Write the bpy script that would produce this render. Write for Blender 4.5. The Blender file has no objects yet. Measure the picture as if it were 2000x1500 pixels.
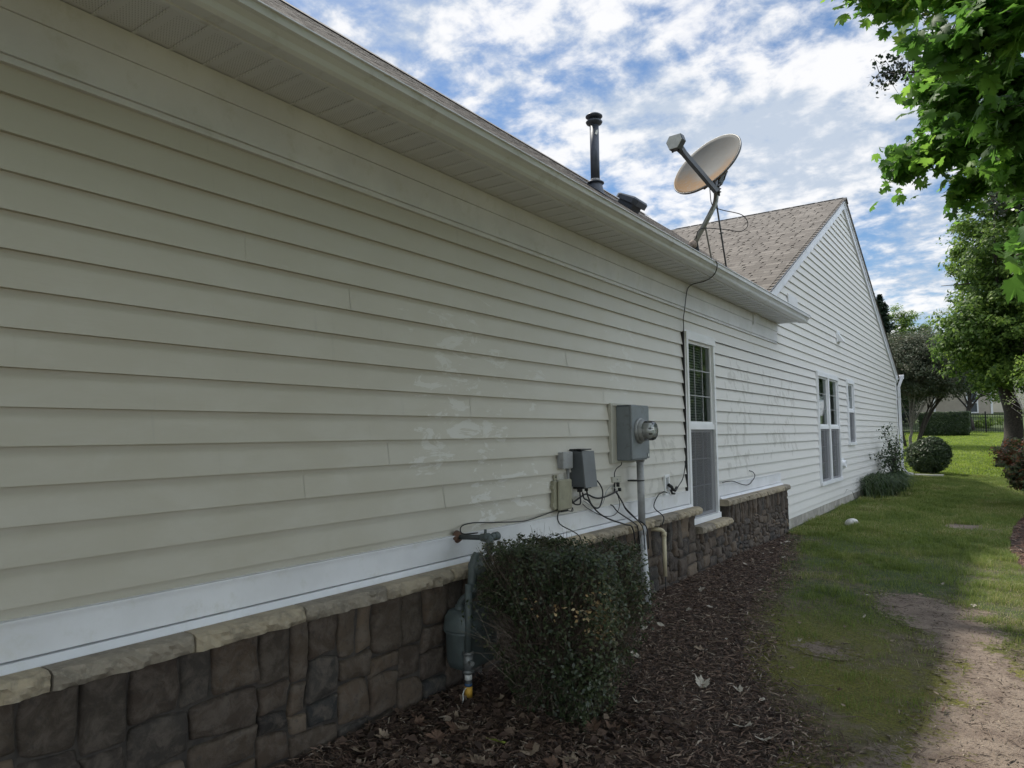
import bpy, math, random
import numpy as np
from mathutils import Vector, Matrix

scene = bpy.context.scene
col = scene.collection
R = math.radians

# ------------------------------------------------------------------ camera
cam_d = bpy.data.cameras.new("camera")
cam = bpy.data.objects.new("camera", cam_d)
col.objects.link(cam)
cam_d.sensor_fit = 'HORIZONTAL'
cam_d.sensor_width = 36.0
cam_d.lens = 36.0 * 1380.0 / 2000.0
cam_d.clip_start = 0.05
cam_d.clip_end = 2000.0
right = Vector((0.81802048, 0.57506458, -0.01196797))
up = Vector((0.05119172, -0.05206346, 0.99733084))
fwd = Vector((-0.57290654, 0.81644971, 0.07202752))
M = Matrix((right, up, -fwd)).transposed().to_4x4()
M.translation = Vector((2.3725, 0.0, 1.5))
cam.matrix_world = M
scene.camera = cam

# ------------------------------------------------------------------ world
SUN = Vector((-1.0, 0.45, 1.65)).normalized()
w = bpy.data.worlds.new("World")
scene.world = w
w.use_nodes = True
nt = w.node_tree
nt.nodes.clear()
def wn(t, **k):
    n = nt.nodes.new(t)
    for a, b in k.items():
        setattr(n, a, b)
    return n
def wl(a, b):
    nt.links.new(a, b)
def wmath(op, a, b=None, clamp=False):
    n = wn('ShaderNodeMath', operation=op, use_clamp=clamp)
    for i, v in enumerate((a, b)):
        if v is None: continue
        if isinstance(v, (int, float)): n.inputs[i].default_value = v
        else: wl(v, n.inputs[i])
    return n.outputs[0]
out = wn('ShaderNodeOutputWorld'); bg = wn('ShaderNodeBackground')
sky = wn('ShaderNodeTexSky', sky_type='NISHITA')
sky.sun_disc = False
sky.sun_elevation = math.asin(SUN.z)
sky.sun_rotation = math.atan2(SUN.x, SUN.y) % (2 * math.pi)
sky.air_density = 1.0; sky.dust_density = 0.4; sky.ozone_density = 2.5
bg.inputs[1].default_value = 0.10
tc = wn('ShaderNodeTexCoord')
sep = wn('ShaderNodeSeparateXYZ'); wl(tc.outputs['Generated'], sep.inputs[0])
zc = wmath('MAXIMUM', sep.outputs[2], 0.03)
zc = wmath('ADD', zc, 0.22)
px = wmath('DIVIDE', sep.outputs[0], zc); py = wmath('DIVIDE', sep.outputs[1], zc)
comb = wn('ShaderNodeCombineXYZ'); wl(px, comb.inputs[0]); wl(py, comb.inputs[1])
def wnoise(scale, detail, rough, dist, off):
    mp = wn('ShaderNodeMapping'); mp.inputs['Location'].default_value = off
    wl(comb.outputs[0], mp.inputs[0])
    n = wn('ShaderNodeTexNoise'); n.inputs['Scale'].default_value = scale
    n.inputs['Detail'].default_value = detail; n.inputs['Roughness'].default_value = rough
    n.inputs['Distortion'].default_value = dist
    wl(mp.outputs[0], n.inputs['Vector'])
    return n.outputs[0]
def wramp(v, a, b):
    n = wn('ShaderNodeMapRange', interpolation_type='SMOOTHSTEP'); wl(v, n.inputs[0])
    n.inputs[1].default_value = a; n.inputs[2].default_value = b
    return n.outputs[0]
puff = wnoise(11.0, 6.0, 0.6, 0.15, (3.1, 1.7, 0))
big = wnoise(1.7, 4.0, 0.5, 0.4, (7.3, 2.2, 0))
cov = wmath('ADD', wmath('MULTIPLY', puff, 0.50), wmath('MULTIPLY', big, 0.50))
mask = wramp(cov, 0.36, 0.56)
shade = wramp(wmath('ADD', wmath('MULTIPLY', wnoise(2.6, 5.0, 0.6, 0.3, (1.3, 9.2, 0)), 0.55), wmath('MULTIPLY', puff, 0.45)), 0.44, 0.58)
cm = wn('ShaderNodeMix', data_type='RGBA'); wl(shade, cm.inputs[0])
cm.inputs[6].default_value = (3.2, 3.65, 4.3, 1); cm.inputs[7].default_value = (5.6, 5.6, 5.65, 1)
hs = wn('ShaderNodeHueSaturation'); hs.inputs['Saturation'].default_value = 1.15; hs.inputs['Value'].default_value = 0.66
wl(sky.outputs[0], hs.inputs['Color'])
mx = wn('ShaderNodeMix', data_type='RGBA'); wl(wmath('MULTIPLY', mask, 0.96), mx.inputs[0])
wl(hs.outputs[0], mx.inputs[6]); wl(cm.outputs[2], mx.inputs[7])
# sky brightened on the unseen side opposite the sun, added to fill shaded walls
sky_fill = wmath('ADD', wmath('MULTIPLY', wramp(sep.outputs[0], 0.05, 0.75), 1.65), 1.0)
vm = wn('ShaderNodeVectorMath', operation='SCALE'); wl(mx.outputs[2], vm.inputs[0]); wl(sky_fill, vm.inputs['Scale'])
wl(vm.outputs[0], bg.inputs[0]); wl(bg.outputs[0], out.inputs[0])

sd = bpy.data.lights.new("sun", 'SUN'); sd.energy = 2.5; sd.angle = R(3.4); sd.color = (1.0, 0.95, 0.86)
so = bpy.data.objects.new("sun", sd); col.objects.link(so)
so.rotation_euler = (-SUN).to_track_quat('-Z', 'Y').to_euler()

scene.view_settings.view_transform = 'Standard'
scene.view_settings.look = 'None'
scene.view_settings.gamma = 1.0
scene.view_settings.exposure = 0.86
scene.render.engine = 'CYCLES'
scene.cycles.max_bounces = 6
scene.cycles.transparent_max_bounces = 16

# ------------------------------------------------------------------ helpers
rnd = random.Random(7)
rng = np.random.default_rng(11)

def vnoise(x, y, seed=0):
    xi = np.floor(x).astype(np.int64); yi = np.floor(y).astype(np.int64)
    xf = x - xi; yf = y - yi
    def h(a, b):
        n = (a * 374761393 + b * 668265263 + seed * 1442695041) & 0x7fffffff
        n = ((n ^ (n >> 13)) * 1274126177) & 0x7fffffff
        return ((n ^ (n >> 16)) & 0xffff) / 65535.0
    u = xf * xf * (3 - 2 * xf); v = yf * yf * (3 - 2 * yf)
    return (h(xi, yi) * (1 - u) + h(xi + 1, yi) * u) * (1 - v) + (h(xi, yi + 1) * (1 - u) + h(xi + 1, yi + 1) * u) * v
def fbm(x, y, seed=0, o=4):
    x = np.asarray(x, float); y = np.asarray(y, float)
    s = 0; a = 0.5; t = 0
    for i in range(o):
        s = s + a * vnoise(x * 2 ** i, y * 2 ** i, seed + i); t += a; a *= 0.5
    return s / t
def sstep(a, b, x):
    if b < a: return 1 - sstep(b, a, x)
    t = np.clip((np.asarray(x, float) - a) / (b - a), 0, 1)
    return t * t * (3 - 2 * t)
def gz(x, y):
    x = np.asarray(x, float); y = np.asarray(y, float)
    z = 0.275 - 0.055 * sstep(0.4, 2.2, x) + 0.05 * sstep(12, 21, y)
    z = z + np.where(y > 21, 0.043 * (np.minimum(y, 46) - 21), 0.0)
    z = z + np.where(y > 46, 0.10 * (np.minimum(y, 60) - 46), 0.0)
    z = z - 0.02 * sstep(7, 9, y) * (1 - sstep(0.3, 1.0, x))
    z = z + 0.018 * (fbm(x * 1.3, y * 1.3, 5, 3) - 0.5) * sstep(0.15, 0.5, x)
    return z

def tag(o, label=None, cat=None, group=None, kind=None):
    if label: o['label'] = label
    if cat: o['category'] = cat
    if group: o['group'] = group
    if kind: o['kind'] = kind
    return o
def thing(name, label, cat, loc=(0, 0, 0), group=None):
    o = bpy.data.objects.new(name, None); col.objects.link(o)
    o.empty_display_size = 0.1
    o.location = loc
    return tag(o, label, cat, group)
def world_loc(o):
    v = Vector((0, 0, 0))
    while o is not None:
        v += Vector(o.location); o = o.parent
    return v
def put(name, me, mats, parent=None, loc=None):
    o = bpy.data.objects.new(name, me); col.objects.link(o)
    if not isinstance(mats, (list, tuple)): mats = [mats]
    for m in mats: me.materials.append(m)
    if parent is not None:
        base = world_loc(parent); o.parent = parent
    else:
        base = Vector((0, 0, 0))
        if loc is not None: o.location = loc
    target = Vector(loc) if loc is not None else (base if parent is not None else Vector((0, 0, 0)))
    if parent is not None: o.location = target - base
    # mesh coordinates are given in world space: move them to the object's origin
    n = len(me.vertices)
    co = np.empty(n * 3); me.vertices.foreach_get('co', co)
    co = co.reshape(-1, 3) - np.array(target)
    me.vertices.foreach_set('co', co.ravel()); me.update()
    return o
def npmesh(name, V, F, mats, parent=None, smooth=False, loc=None):
    V = np.asarray(V, float).reshape(-1, 3); F = np.asarray(F, np.int32)
    k = F.shape[1]
    me = bpy.data.meshes.new(name)
    me.vertices.add(len(V)); me.vertices.foreach_set('co', V.ravel())
    me.loops.add(F.size); me.loops.foreach_set('vertex_index', F.ravel())
    me.polygons.add(len(F))
    me.polygons.foreach_set('loop_start', np.arange(0, F.size, k, dtype=np.int32))
    if smooth: me.polygons.foreach_set('use_smooth', np.ones(len(F), bool))
    me.update(calc_edges=True)
    return put(name, me, mats, parent, loc)

class MB:
    def __init__(s): s.v = []; s.f = []; s.sm = []; s.mi = []; s.cur = 0
    def add(s, vs, fs, smooth=False):
        o = len(s.v); s.v += [tuple(p) for p in vs]
        for f in fs: s.f.append(tuple(i + o for i in f)); s.sm.append(smooth); s.mi.append(s.cur)
        return s
    def box(s, x0, x1, y0, y1, z0, z1, bev=0.0):
        if bev <= 0:
            vs = [(x, y, z) for x in (x0, x1) for y in (y0, y1) for z in (z0, z1)]
            return s.add(vs, [(0, 1, 3, 2), (4, 6, 7, 5), (0, 4, 5, 1), (2, 3, 7, 6), (0, 2, 6, 4), (1, 5, 7, 3)])
        b = min(bev, (x1 - x0) * .45, (y1 - y0) * .45, (z1 - z0) * .45)
        # chamfered box from 24 vertices
        c = [(x0, x1), (y0, y1), (z0, z1)]; vs = []; idx = {}
        for a in range(3):
            for sx in (0, 1):
                for sy in (0, 1):
                    for sz in (0, 1):
                        sg = (sx, sy, sz); p = []
                        for k in range(3):
                            e = c[k][sg[k]]
                            p.append(e if k == a else e + (b if sg[k] == 0 else -b))
                        idx[(a, sg)] = len(vs); vs.append(p)
        fs = []
        for a in range(3):
            o1, o2 = (a + 1) % 3, (a + 2) % 3
            for sa in (0, 1):
                q = []
                for (p1, p2) in ((0, 0), (1, 0), (1, 1), (0, 1)):
                    sg = [0, 0, 0]; sg[a] = sa; sg[o1] = p1; sg[o2] = p2; q.append(idx[(a, tuple(sg))])
                fs.append(q if sa else q[::-1])
        for a in range(3):
            o1, o2 = (a + 1) % 3, (a + 2) % 3
            for s1 in (0, 1):
                for s2 in (0, 1):
                    sg0 = [0, 0, 0]; sg0[o1] = s1; sg0[o2] = s2; sg1 = list(sg0); sg1[a] = 1
                    q = [idx[(o1, tuple(sg0))], idx[(o1, tuple(sg1))], idx[(o2, tuple(sg1))], idx[(o2, tuple(sg0))]]
                    fs.append(q if (s1 == s2) else q[::-1])
        for sx in (0, 1):
            for sy in (0, 1):
                for sz in (0, 1):
                    sg = (sx, sy, sz); q = [idx[(a, sg)] for a in range(3)]
                    fs.append(q if (sx + sy + sz) % 2 else q[::-1])
        return s.add(vs, fs)
    def tube(s, pts, rad, n=10, cap=True, smooth=True):
        pts = [Vector(p) for p in pts]
        if not hasattr(rad, '__len__'): rad = [rad] * len(pts)
        vs = []; fs = []
        t0 = (pts[1] - pts[0]).normalized()
        ref = Vector((0, 0, 1)) if abs(t0.z) < 0.9 else Vector((1, 0, 0))
        u = t0.cross(ref).normalized()
        for i, p in enumerate(pts):
            if i == 0: t = t0
            elif i == len(pts) - 1: t = (pts[-1] - pts[-2]).normalized()
            else:
                t = ((pts[i + 1] - p).normalized() + (p - pts[i - 1]).normalized())
                t = t.normalized() if t.length > 1e-6 else t0
            u = (u - t * u.dot(t))
            u = u.normalized() if u.length > 1e-6 else t.orthogonal().normalized()
            v = t.cross(u)
            for k in range(n):
                a = 2 * math.pi * k / n
                vs.append(p + (u * math.cos(a) + v * math.sin(a)) * rad[i])
        for i in range(len(pts) - 1):
            for k in range(n):
                k2 = (k + 1) % n
                fs.append((i * n + k, i * n + k2, (i + 1) * n + k2, (i + 1) * n + k))
        s.add(vs, fs, smooth)
        if cap:
            o = len(s.v) - len(vs)
            s.f.append(tuple(o + k for k in range(n))[::-1]); s.sm.append(False); s.mi.append(s.cur)
            s.f.append(tuple(o + (len(pts) - 1) * n + k for k in range(n))); s.sm.append(False); s.mi.append(s.cur)
        return s
    def lathe(s, c, axis, prof, n=24, smooth=True):
        c = Vector(c); ax = Vector(axis).normalized(); u = ax.orthogonal().normalized(); v = ax.cross(u)
        vs = []; fs = []
        for (h, r) in prof:
            for k in range(n):
                a = 2 * math.pi * k / n
                vs.append(c + ax * h + (u * math.cos(a) + v * math.sin(a)) * r)
        for i in range(len(prof) - 1):
            for k in range(n):
                k2 = (k + 1) % n
                fs.append((i * n + k, i * n + k2, (i + 1) * n + k2, (i + 1) * n + k))
        return s.add(vs, fs, smooth)
    def prism_y(s, prof, y0, y1, cap=True):   # closed (x,z) outline extruded along y
        n = len(prof)
        vs = [(x, y0, z) for x, z in prof] + [(x, y1, z) for x, z in prof]
        fs = [(k, (k + 1) % n, n + (k + 1) % n, n + k) for k in range(n)]
        if cap: fs += [tuple(range(n))[::-1], tuple(range(n, 2 * n))]
        return s.add(vs, fs)
    def poly_prism(s, poly, off):              # planar polygon (3D) extruded by a vector
        n = len(poly); off = Vector(off)
        vs = [Vector(p) for p in poly] + [Vector(p) + off for p in poly]
        fs = [(k, (k + 1) % n, n + (k + 1) % n, n + k) for k in range(n)]
        fs += [tuple(range(n))[::-1], tuple(range(n, 2 * n))]
        return s.add(vs, fs)
    def build(s, name, mats, parent=None, loc=None, label=None):
        me = bpy.data.meshes.new(name)
        me.from_pydata([tuple(p) for p in s.v], [], s.f)
        me.polygons.foreach_set('use_smooth', s.sm)
        me.polygons.foreach_set('material_index', s.mi)
        me.update()
        o = put(name, me, mats, parent, loc)
        if label: o['label'] = label
        return o

def smooth_path(pts, k=6):
    P = [Vector(p) for p in pts]
    if len(P) < 3: return P
    Q = [P[0] * 2 - P[1]] + P + [P[-1] * 2 - P[-2]]
    r = []
    for i in range(1, len(Q) - 2):
        for j in range(k):
            t = j / k; a, b, c, d = Q[i - 1], Q[i], Q[i + 1], Q[i + 2]
            r.append(0.5 * ((2 * b) + (c - a) * t + (2 * a - 5 * b + 4 * c - d) * t * t + (-a + 3 * b - 3 * c + d) * t ** 3))
    r.append(P[-1]); return r

# ------------------------------------------------------------------ materials
class NB:
    def __init__(s, name):
        s.m = bpy.data.materials.new(name); s.m.use_nodes = True
        s.t = s.m.node_tree; s.b = s.t.nodes['Principled BSDF']; s.out = s.t.nodes['Material Output']
        s.g = s.n('ShaderNodeNewGeometry'); s.pos = s.g.outputs['Position']
    def n(s, t, **k):
        n = s.t.nodes.new(t)
        for a, b in k.items(): setattr(n, a, b)
        return n
    def l(s, a, b): s.t.links.new(a, b)
    def setin(s, sock, v):
        if isinstance(v, bpy.types.NodeSocket): s.l(v, sock)
        elif isinstance(v, (tuple, list)) and len(v) == 3 and sock.type == 'RGBA': sock.default_value = (*v, 1)
        else: sock.default_value = v
    def math(s, op, a, b=0.0, clamp=False):
        n = s.n('ShaderNodeMath', operation=op, use_clamp=clamp); s.setin(n.inputs[0], a); s.setin(n.inputs[1], b); return n.outputs[0]
    def mapv(s, vec, scale=(1, 1, 1), loc=(0, 0, 0), rot=(0, 0, 0)):
        n = s.n('ShaderNodeMapping'); s.l(vec, n.inputs[0]); n.inputs['Scale'].default_value = scale
        n.inputs['Location'].default_value = loc; n.inputs['Rotation'].default_value = rot; return n.outputs[0]
    def noise(s, scale, detail=4, rough=.5, dist=0, vec=None):
        n = s.n('ShaderNodeTexNoise'); s.l(vec or s.pos, n.inputs['Vector'])
        n.inputs['Scale'].default_value = scale; n.inputs['Detail'].default_value = detail
        n.inputs['Roughness'].default_value = rough; n.inputs['Distortion'].default_value = dist
        return n.outputs[0]
    def step(s, v, a, b, lo=0., hi=1.):
        n = s.n('ShaderNodeMapRange', interpolation_type='SMOOTHSTEP'); s.setin(n.inputs[0], v)
        n.inputs[1].default_value = a; n.inputs[2].default_value = b; n.inputs[3].default_value = lo; n.inputs[4].default_value = hi
        return n.outputs[0]
    def mix(s, f, a, b):
        n = s.n('ShaderNodeMix', data_type='RGBA'); s.setin(n.inputs[0], f); s.setin(n.inputs[6], a); s.setin(n.inputs[7], b); return n.outputs[2]
    def ramp(s, f, stops):
        n = s.n('ShaderNodeValToRGB'); s.setin(n.inputs[0], f); cr = n.color_ramp
        while len(cr.elements) < len(stops): cr.elements.new(0.5)
        for e, (p, c) in zip(cr.elements, stops): e.position = p; e.color = (*c, 1)
        return n.outputs[0]
    def xyz(s):
        n = s.n('ShaderNodeSeparateXYZ'); s.l(s.pos, n.inputs[0]); return n.outputs
    def bump(s, h, strength=.3, dist=.01):
        n = s.n('ShaderNodeBump'); s.l(h, n.inputs['Height']); n.inputs['Strength'].default_value = strength
        n.inputs['Distance'].default_value = dist; s.l(n.outputs[0], s.b.inputs['Normal'])
    def set(s, color=None, rough=None, **k):
        if color is not None: s.setin(s.b.inputs['Base Color'], color)
        if rough is not None: s.setin(s.b.inputs['Roughness'], rough)
        for a, b in k.items(): s.setin(s.b.inputs[a.replace('_', ' ')], b)
        return s

def plain(name, c, rough=.55, var=.12, scale=9, bump=.0, metal=0., dirt=None):
    b = NB(name)
    f = b.noise(scale, 5, .6)
    lo = tuple(x * (1 - var) for x in c); hi = tuple(min(1, x * (1 + var)) for x in c)
    cc = b.mix(b.step(f, .35, .65), lo, hi)
    if dirt: cc = b.mix(b.step(b.noise(scale * 2.7, 6, .7), .52, .72, 0, .7), cc, dirt)
    b.set(cc, b.step(f, .3, .7, rough * .85, min(1, rough * 1.15)), Metallic=metal)
    if bump: b.bump(b.noise(scale * 8, 4, .6), bump, .004)
    return b.m

def region(b, yz, y0, y1, z0, z1, soft=.25):
    y, z = yz
    a = b.math('MULTIPLY', b.step(y, y0 - soft, y0 + soft), b.step(y, y1 - soft, y1 + soft, 1, 0))
    c = b.math('MULTIPLY', b.step(z, z0 - soft * .6, z0 + soft * .6), b.step(z, z1 - soft * .6, z1 + soft * .6, 1, 0))
    return b.math('MULTIPLY', a, c)

def siding_mat():
    b = NB('vinyl_siding')
    o = b.xyz(); Y, Z = o[1], o[2]
    clean = (.71, .70, .67); film_and_shade = (.455, .425, .345)
    # thin layer of dirt and algae; shade at the low near end painted in
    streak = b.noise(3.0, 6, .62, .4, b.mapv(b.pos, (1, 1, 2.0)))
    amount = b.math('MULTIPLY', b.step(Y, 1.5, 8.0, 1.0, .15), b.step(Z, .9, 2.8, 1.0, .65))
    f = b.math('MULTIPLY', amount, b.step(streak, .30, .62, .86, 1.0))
    c = b.mix(f, clean, film_and_shade)
    # washed, flaking spots where the film has come off
    fl = b.noise(8.0, 8, .70, .6, b.mapv(b.pos, (1, .55, 1.5)))
    r1 = b.math('MAXIMUM', region(b, (Y, Z), 2.45, 3.35, 1.25, 2.25, .3), region(b, (Y, Z), 2.9, 4.3, .95, 1.35, .25))
    r1 = b.math('MAXIMUM', r1, region(b, (Y, Z), 4.5, 5.1, 1.75, 2.35, .12))
    r1 = b.math('MAXIMUM', r1, region(b, (Y, Z), 3.45, 3.75, 1.65, 1.95, .1))
    m1 = b.step(b.math('ADD', fl, b.math('MULTIPLY', r1, .17)), .70, .735, 0, .45)
    c = b.mix(m1, c, (.72, .72, .70))
    # grey smears right of the tall window
    fl2 = b.noise(4.5, 8, .66, .5, b.mapv(b.pos, (1, 1.5, 1.0), (4, 2, 8)))
    r2 = b.math('MAXIMUM', region(b, (Y, Z), 7.0, 8.2, 1.0, 2.3, .3), region(b, (Y, Z), 8.3, 10.2, 1.2, 2.3, .3))
    r2 = b.math('MAXIMUM', r2, region(b, (Y, Z), 5.1, 5.9, .95, 1.5, .15))
    m2 = b.step(b.math('ADD', fl2, b.math('MULTIPLY', r2, .16)), .69, .72, 0, .45)
    c = b.mix(m2, c, (.40, .385, .34))
    # run-off streaks
    st = b.noise(5.0, 5, .7, .0, b.mapv(b.pos, (1, 5.0, .35), (0, 3, 1)))
    c = b.mix(b.step(st, .60, .78, 0, .30), c, (.36, .35, .32))
    grain = b.noise(60, 3, .5, .3, b.mapv(b.pos, (1, .18, 1.6)))
    b.set(c, b.step(fl, .3, .7, .38, .55))
    b.b.inputs['Specular IOR Level'].default_value = .35
    b.bump(grain, .25, .0015)
    return b.m

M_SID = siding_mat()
M_WHITE = plain('white_aluminium', (.72, .735, .77), .42, .04, 2.5, dirt=(.52, .51, .48))
M_TRIM = plain('white_pvc_trim', (.71, .715, .73), .45, .05, 3, dirt=(.60, .60, .57))
M_FRAME = plain('white_vinyl_frame', (.78, .79, .80), .38, .03, 5)
M_BACK = plain('dark_backing', (.03, .03, .03), .9)
M_CONC = plain('concrete', (.34, .32, .28), .9, .25, 5, .5, dirt=(.16, .15, .13))

def soffit_mat():
    b = NB('perforated_soffit')
    o = b.xyz()
    # rows of punched holes and a groove every 0.128 m
    def saw(v, k): return b.math('FRACT', b.math('MULTIPLY', v, k))
    stag = b.math('ADD', o[1], b.math('MULTIPLY', o[0], .5))
    gx = b.math('ABSOLUTE', b.math('SUBTRACT', saw(o[0], 105), .5)); gy = b.math('ABSOLUTE', b.math('SUBTRACT', saw(stag, 105), .5))
    hole = b.math('LESS_THAN', b.math('ADD', b.math('MULTIPLY', gx, gx), b.math('MULTIPLY', gy, gy)), .045)
    band = b.math('MULTIPLY', b.math('GREATER_THAN', o[0], .05), b.math('LESS_THAN', o[0], .25))
    pan = saw(o[1], 1 / .128); pan2 = b.math('MULTIPLY', b.math('GREATER_THAN', pan, .22), b.math('LESS_THAN', pan, .98))
    hole = b.math('MULTIPLY', b.math('MULTIPLY', hole, band), pan2)
    c = b.mix(b.math('MULTIPLY', hole, .6), (.70, .715, .75), (.2, .2, .21))
    b.set(c, .45)
    return b.m
M_SOFF = soffit_mat()

def shingle_mat(axis_rot, name):
    b = NB(name)
    v = b.n('ShaderNodeTexCoord').outputs['UV']
    br = b.n('ShaderNodeTexBrick'); b.l(v, br.inputs['Vector'])
    br.inputs['Scale'].default_value = 1.0; br.inputs['Brick Width'].default_value = .24; br.inputs['Row Height'].default_value = .143
    br.inputs['Mortar Size'].default_value = .003; br.inputs['Mortar Smooth'].default_value = .2; br.inputs['Bias'].default_value = 0
    br.inputs['Color1'].default_value = (0, 0, 0, 1); br.inputs['Color2'].default_value = (1, 1, 1, 1); br.inputs['Mortar'].default_value = (.0, .0, .0, 1)
    br.offset = .37
    c = b.ramp(br.outputs['Color'], [(0, (.125, .108, .090)), (.35, (.165, .145, .122)), (.7, (.205, .182, .155)), (1, (.25, .222, .19))])
    gr = b.noise(220, 3, .7)
    c = b.mix(b.step(gr, .35, .7, 0, .55), c, (.10, .085, .075))
    c = b.mix(b.step(b.noise(1.3, 5, .6), .4, .75, 0, .4), c, (.14, .12, .10))
    # overlap shadow painted along the cut lower edge of each course
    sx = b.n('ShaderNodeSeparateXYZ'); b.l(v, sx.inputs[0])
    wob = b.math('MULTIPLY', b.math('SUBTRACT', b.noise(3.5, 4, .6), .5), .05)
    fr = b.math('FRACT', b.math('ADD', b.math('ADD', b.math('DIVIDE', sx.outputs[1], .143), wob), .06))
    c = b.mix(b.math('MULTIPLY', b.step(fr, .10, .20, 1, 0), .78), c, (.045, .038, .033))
    b.set(c, .92)
    b.bump(b.math('ADD', b.math('MULTIPLY', br.outputs['Color'], .6), b.math('MULTIPLY', gr, .5)), .7, .006)
    return b.m
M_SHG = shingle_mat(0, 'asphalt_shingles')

def glass_mat():
    b = NB('window_glass')
    tr = b.n('ShaderNodeBsdfTransparent'); tr.inputs[0].default_value = (.55, .60, .58, 1)
    gl = b.n('ShaderNodeBsdfGlossy'); gl.inputs['Roughness'].default_value = .03; gl.inputs[0].default_value = (.9, .95, .95, 1)
    fr = b.n('ShaderNodeFresnel'); fr.inputs[0].default_value = 1.6
    f = b.math('ADD', b.math('MULTIPLY', fr.outputs[0], .9), .04, True)
    mx_ = b.n('ShaderNodeMixShader'); b.l(f, mx_.inputs[0]); b.l(tr.outputs[0], mx_.inputs[1]); b.l(gl.outputs[0], mx_.inputs[2])
    b.l(mx_.outputs[0], b.out.inputs[0]); return b.m
M_GLASS = glass_mat()
def screen_mat():
    b = NB('insect_screen')
    tr = b.n('ShaderNodeBsdfTransparent'); df = b.n('ShaderNodeBsdfDiffuse'); df.inputs[0].default_value = (.17, .17, .175, 1)
    mx_ = b.n('ShaderNodeMixShader'); mx_.inputs[0].default_value = .62; b.l(tr.outputs[0], mx_.inputs[1]); b.l(df.outputs[0], mx_.inputs[2])
    b.l(mx_.outputs[0], b.out.inputs[0]); return b.m
M_SCREEN = screen_mat()
M_MUNT = plain('grille_bars', (.36, .37, .37), .5, .03)
M_BLIND = plain('window_blind', (.48, .48, .46), .6, .05)
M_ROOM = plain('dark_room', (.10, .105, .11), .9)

def stone_mat():
    b = NB('stone_veneer')
    ri = b.g.outputs['Random Per Island']
    c = b.ramp(ri, [(0, (.022, .019, .017)), (.2, (.056, .039, .028)), (.38, (.088, .060, .039)), (.5, (.026, .028, .028)), (.66, (.105, .073, .048)), (.82, (.048, .037, .028)), (.93, (.125, .090, .060)), (1, (.17, .125, .085))])
    n1 = b.noise(14, 7, .7, .6)
    c = b.mix(b.step(n1, .40, .66, 0, .7), c, (.135, .11, .088))
    c = b.mix(b.step(b.noise(40, 5, .7), .50, .72, 0, .6), c, (.035, .03, .028))
    b.set(c, .88)
    b.bump(b.math('ADD', n1, b.math('MULTIPLY', b.noise(70, 6, .75), .6)), .8, .012)
    return b.m
M_STONE = stone_mat()
M_MORT = plain('mortar', (.055, .047, .040), .95, .3, 30, .5)
def cap_mat():
    b = NB('ledge_stone')
    ri = b.n('ShaderNodeObjectInfo').outputs['Random']
    c = b.ramp(ri, [(0, (.46, .38, .26)), (.5, (.38, .32, .225)), (1, (.26, .225, .175))])
    n1 = b.noise(9, 6, .7, .8)
    c = b.mix(b.step(n1, .42, .70, 0, .6), c, (.12, .105, .085))
    c = b.mix(b.step(b.noise(55, 4, .6), .5, .7, 0, .35), c, (.40, .36, .29))
    b.set(c, .9)
    vo = b.n('ShaderNodeTexVoronoi', feature='SMOOTH_F1'); b.l(b.pos, vo.inputs['Vector']); vo.inputs['Scale'].default_value = 26
    b.bump(b.math('ADD', vo.outputs[0], b.math('MULTIPLY', b.noise(60, 5, .6), .3)), .9, .012)
    return b.m
M_CAP = cap_mat()

def leaf_mat(name, stops, trans=.35, rough=.45, spec=.22, tcol=None):
    b = NB(name)
    ri = b.g.outputs['Random Per Island']
    f = b.math('ADD', b.math('MULTIPLY', ri, .7), b.math('MULTIPLY', b.step(b.noise(1.1, 3, .5), .35, .65), .3))
    c = b.ramp(f, stops)
    b.set(c, rough); b.b.inputs['Specular IOR Level'].default_value = spec
    tl = b.n('ShaderNodeBsdfTranslucent')
    hs_ = b.n('ShaderNodeHueSaturation'); b.l(c, hs_.inputs['Color']); hs_.inputs['Saturation'].default_value = 1.0; hs_.inputs['Value'].default_value = 2.3
    b.l(hs_.outputs[0], tl.inputs[0])
    mx_ = b.n('ShaderNodeMixShader'); mx_.inputs[0].default_value = trans
    b.l(b.b.outputs[0], mx_.inputs[1]); b.l(tl.outputs[0], mx_.inputs[2]); b.l(mx_.outputs[0], b.out.inputs[0])
    return b.m
M_BARK = plain('bark', (.06, .05, .042), .95, .35, 22, .9)
M_BARKG = plain('grey_bark', (.22, .20, .18), .9, .3, 18, .6)

# ------------------------------------------------------------------ terrain
def grid_sheet(name, xs, ys, fz, mats, keep=None, dz=0.0):
    X, Y = np.meshgrid(xs, ys, indexing='ij'); Z = fz(X, Y) + dz
    V = np.stack([X, Y, Z], -1).reshape(-1, 3); n, m = X.shape
    i, j = np.meshgrid(np.arange(n - 1), np.arange(m - 1), indexing='ij')
    i = i.ravel(); j = j.ravel()
    F = np.stack([i * m + j, (i + 1) * m + j, (i + 1) * m + j + 1, i * m + j + 1], -1)
    if keep is not None:
        cx = (xs[i] + xs[i + 1]) / 2; cy = (ys[j] + ys[j + 1]) / 2
        F = F[keep(cx, cy)]
        used = np.unique(F); mp = -np.ones(len(V), int); mp[used] = np.arange(len(used)); V = V[used]; F = mp[F]
    return npmesh(name, V, F, mats, smooth=True)

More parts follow.
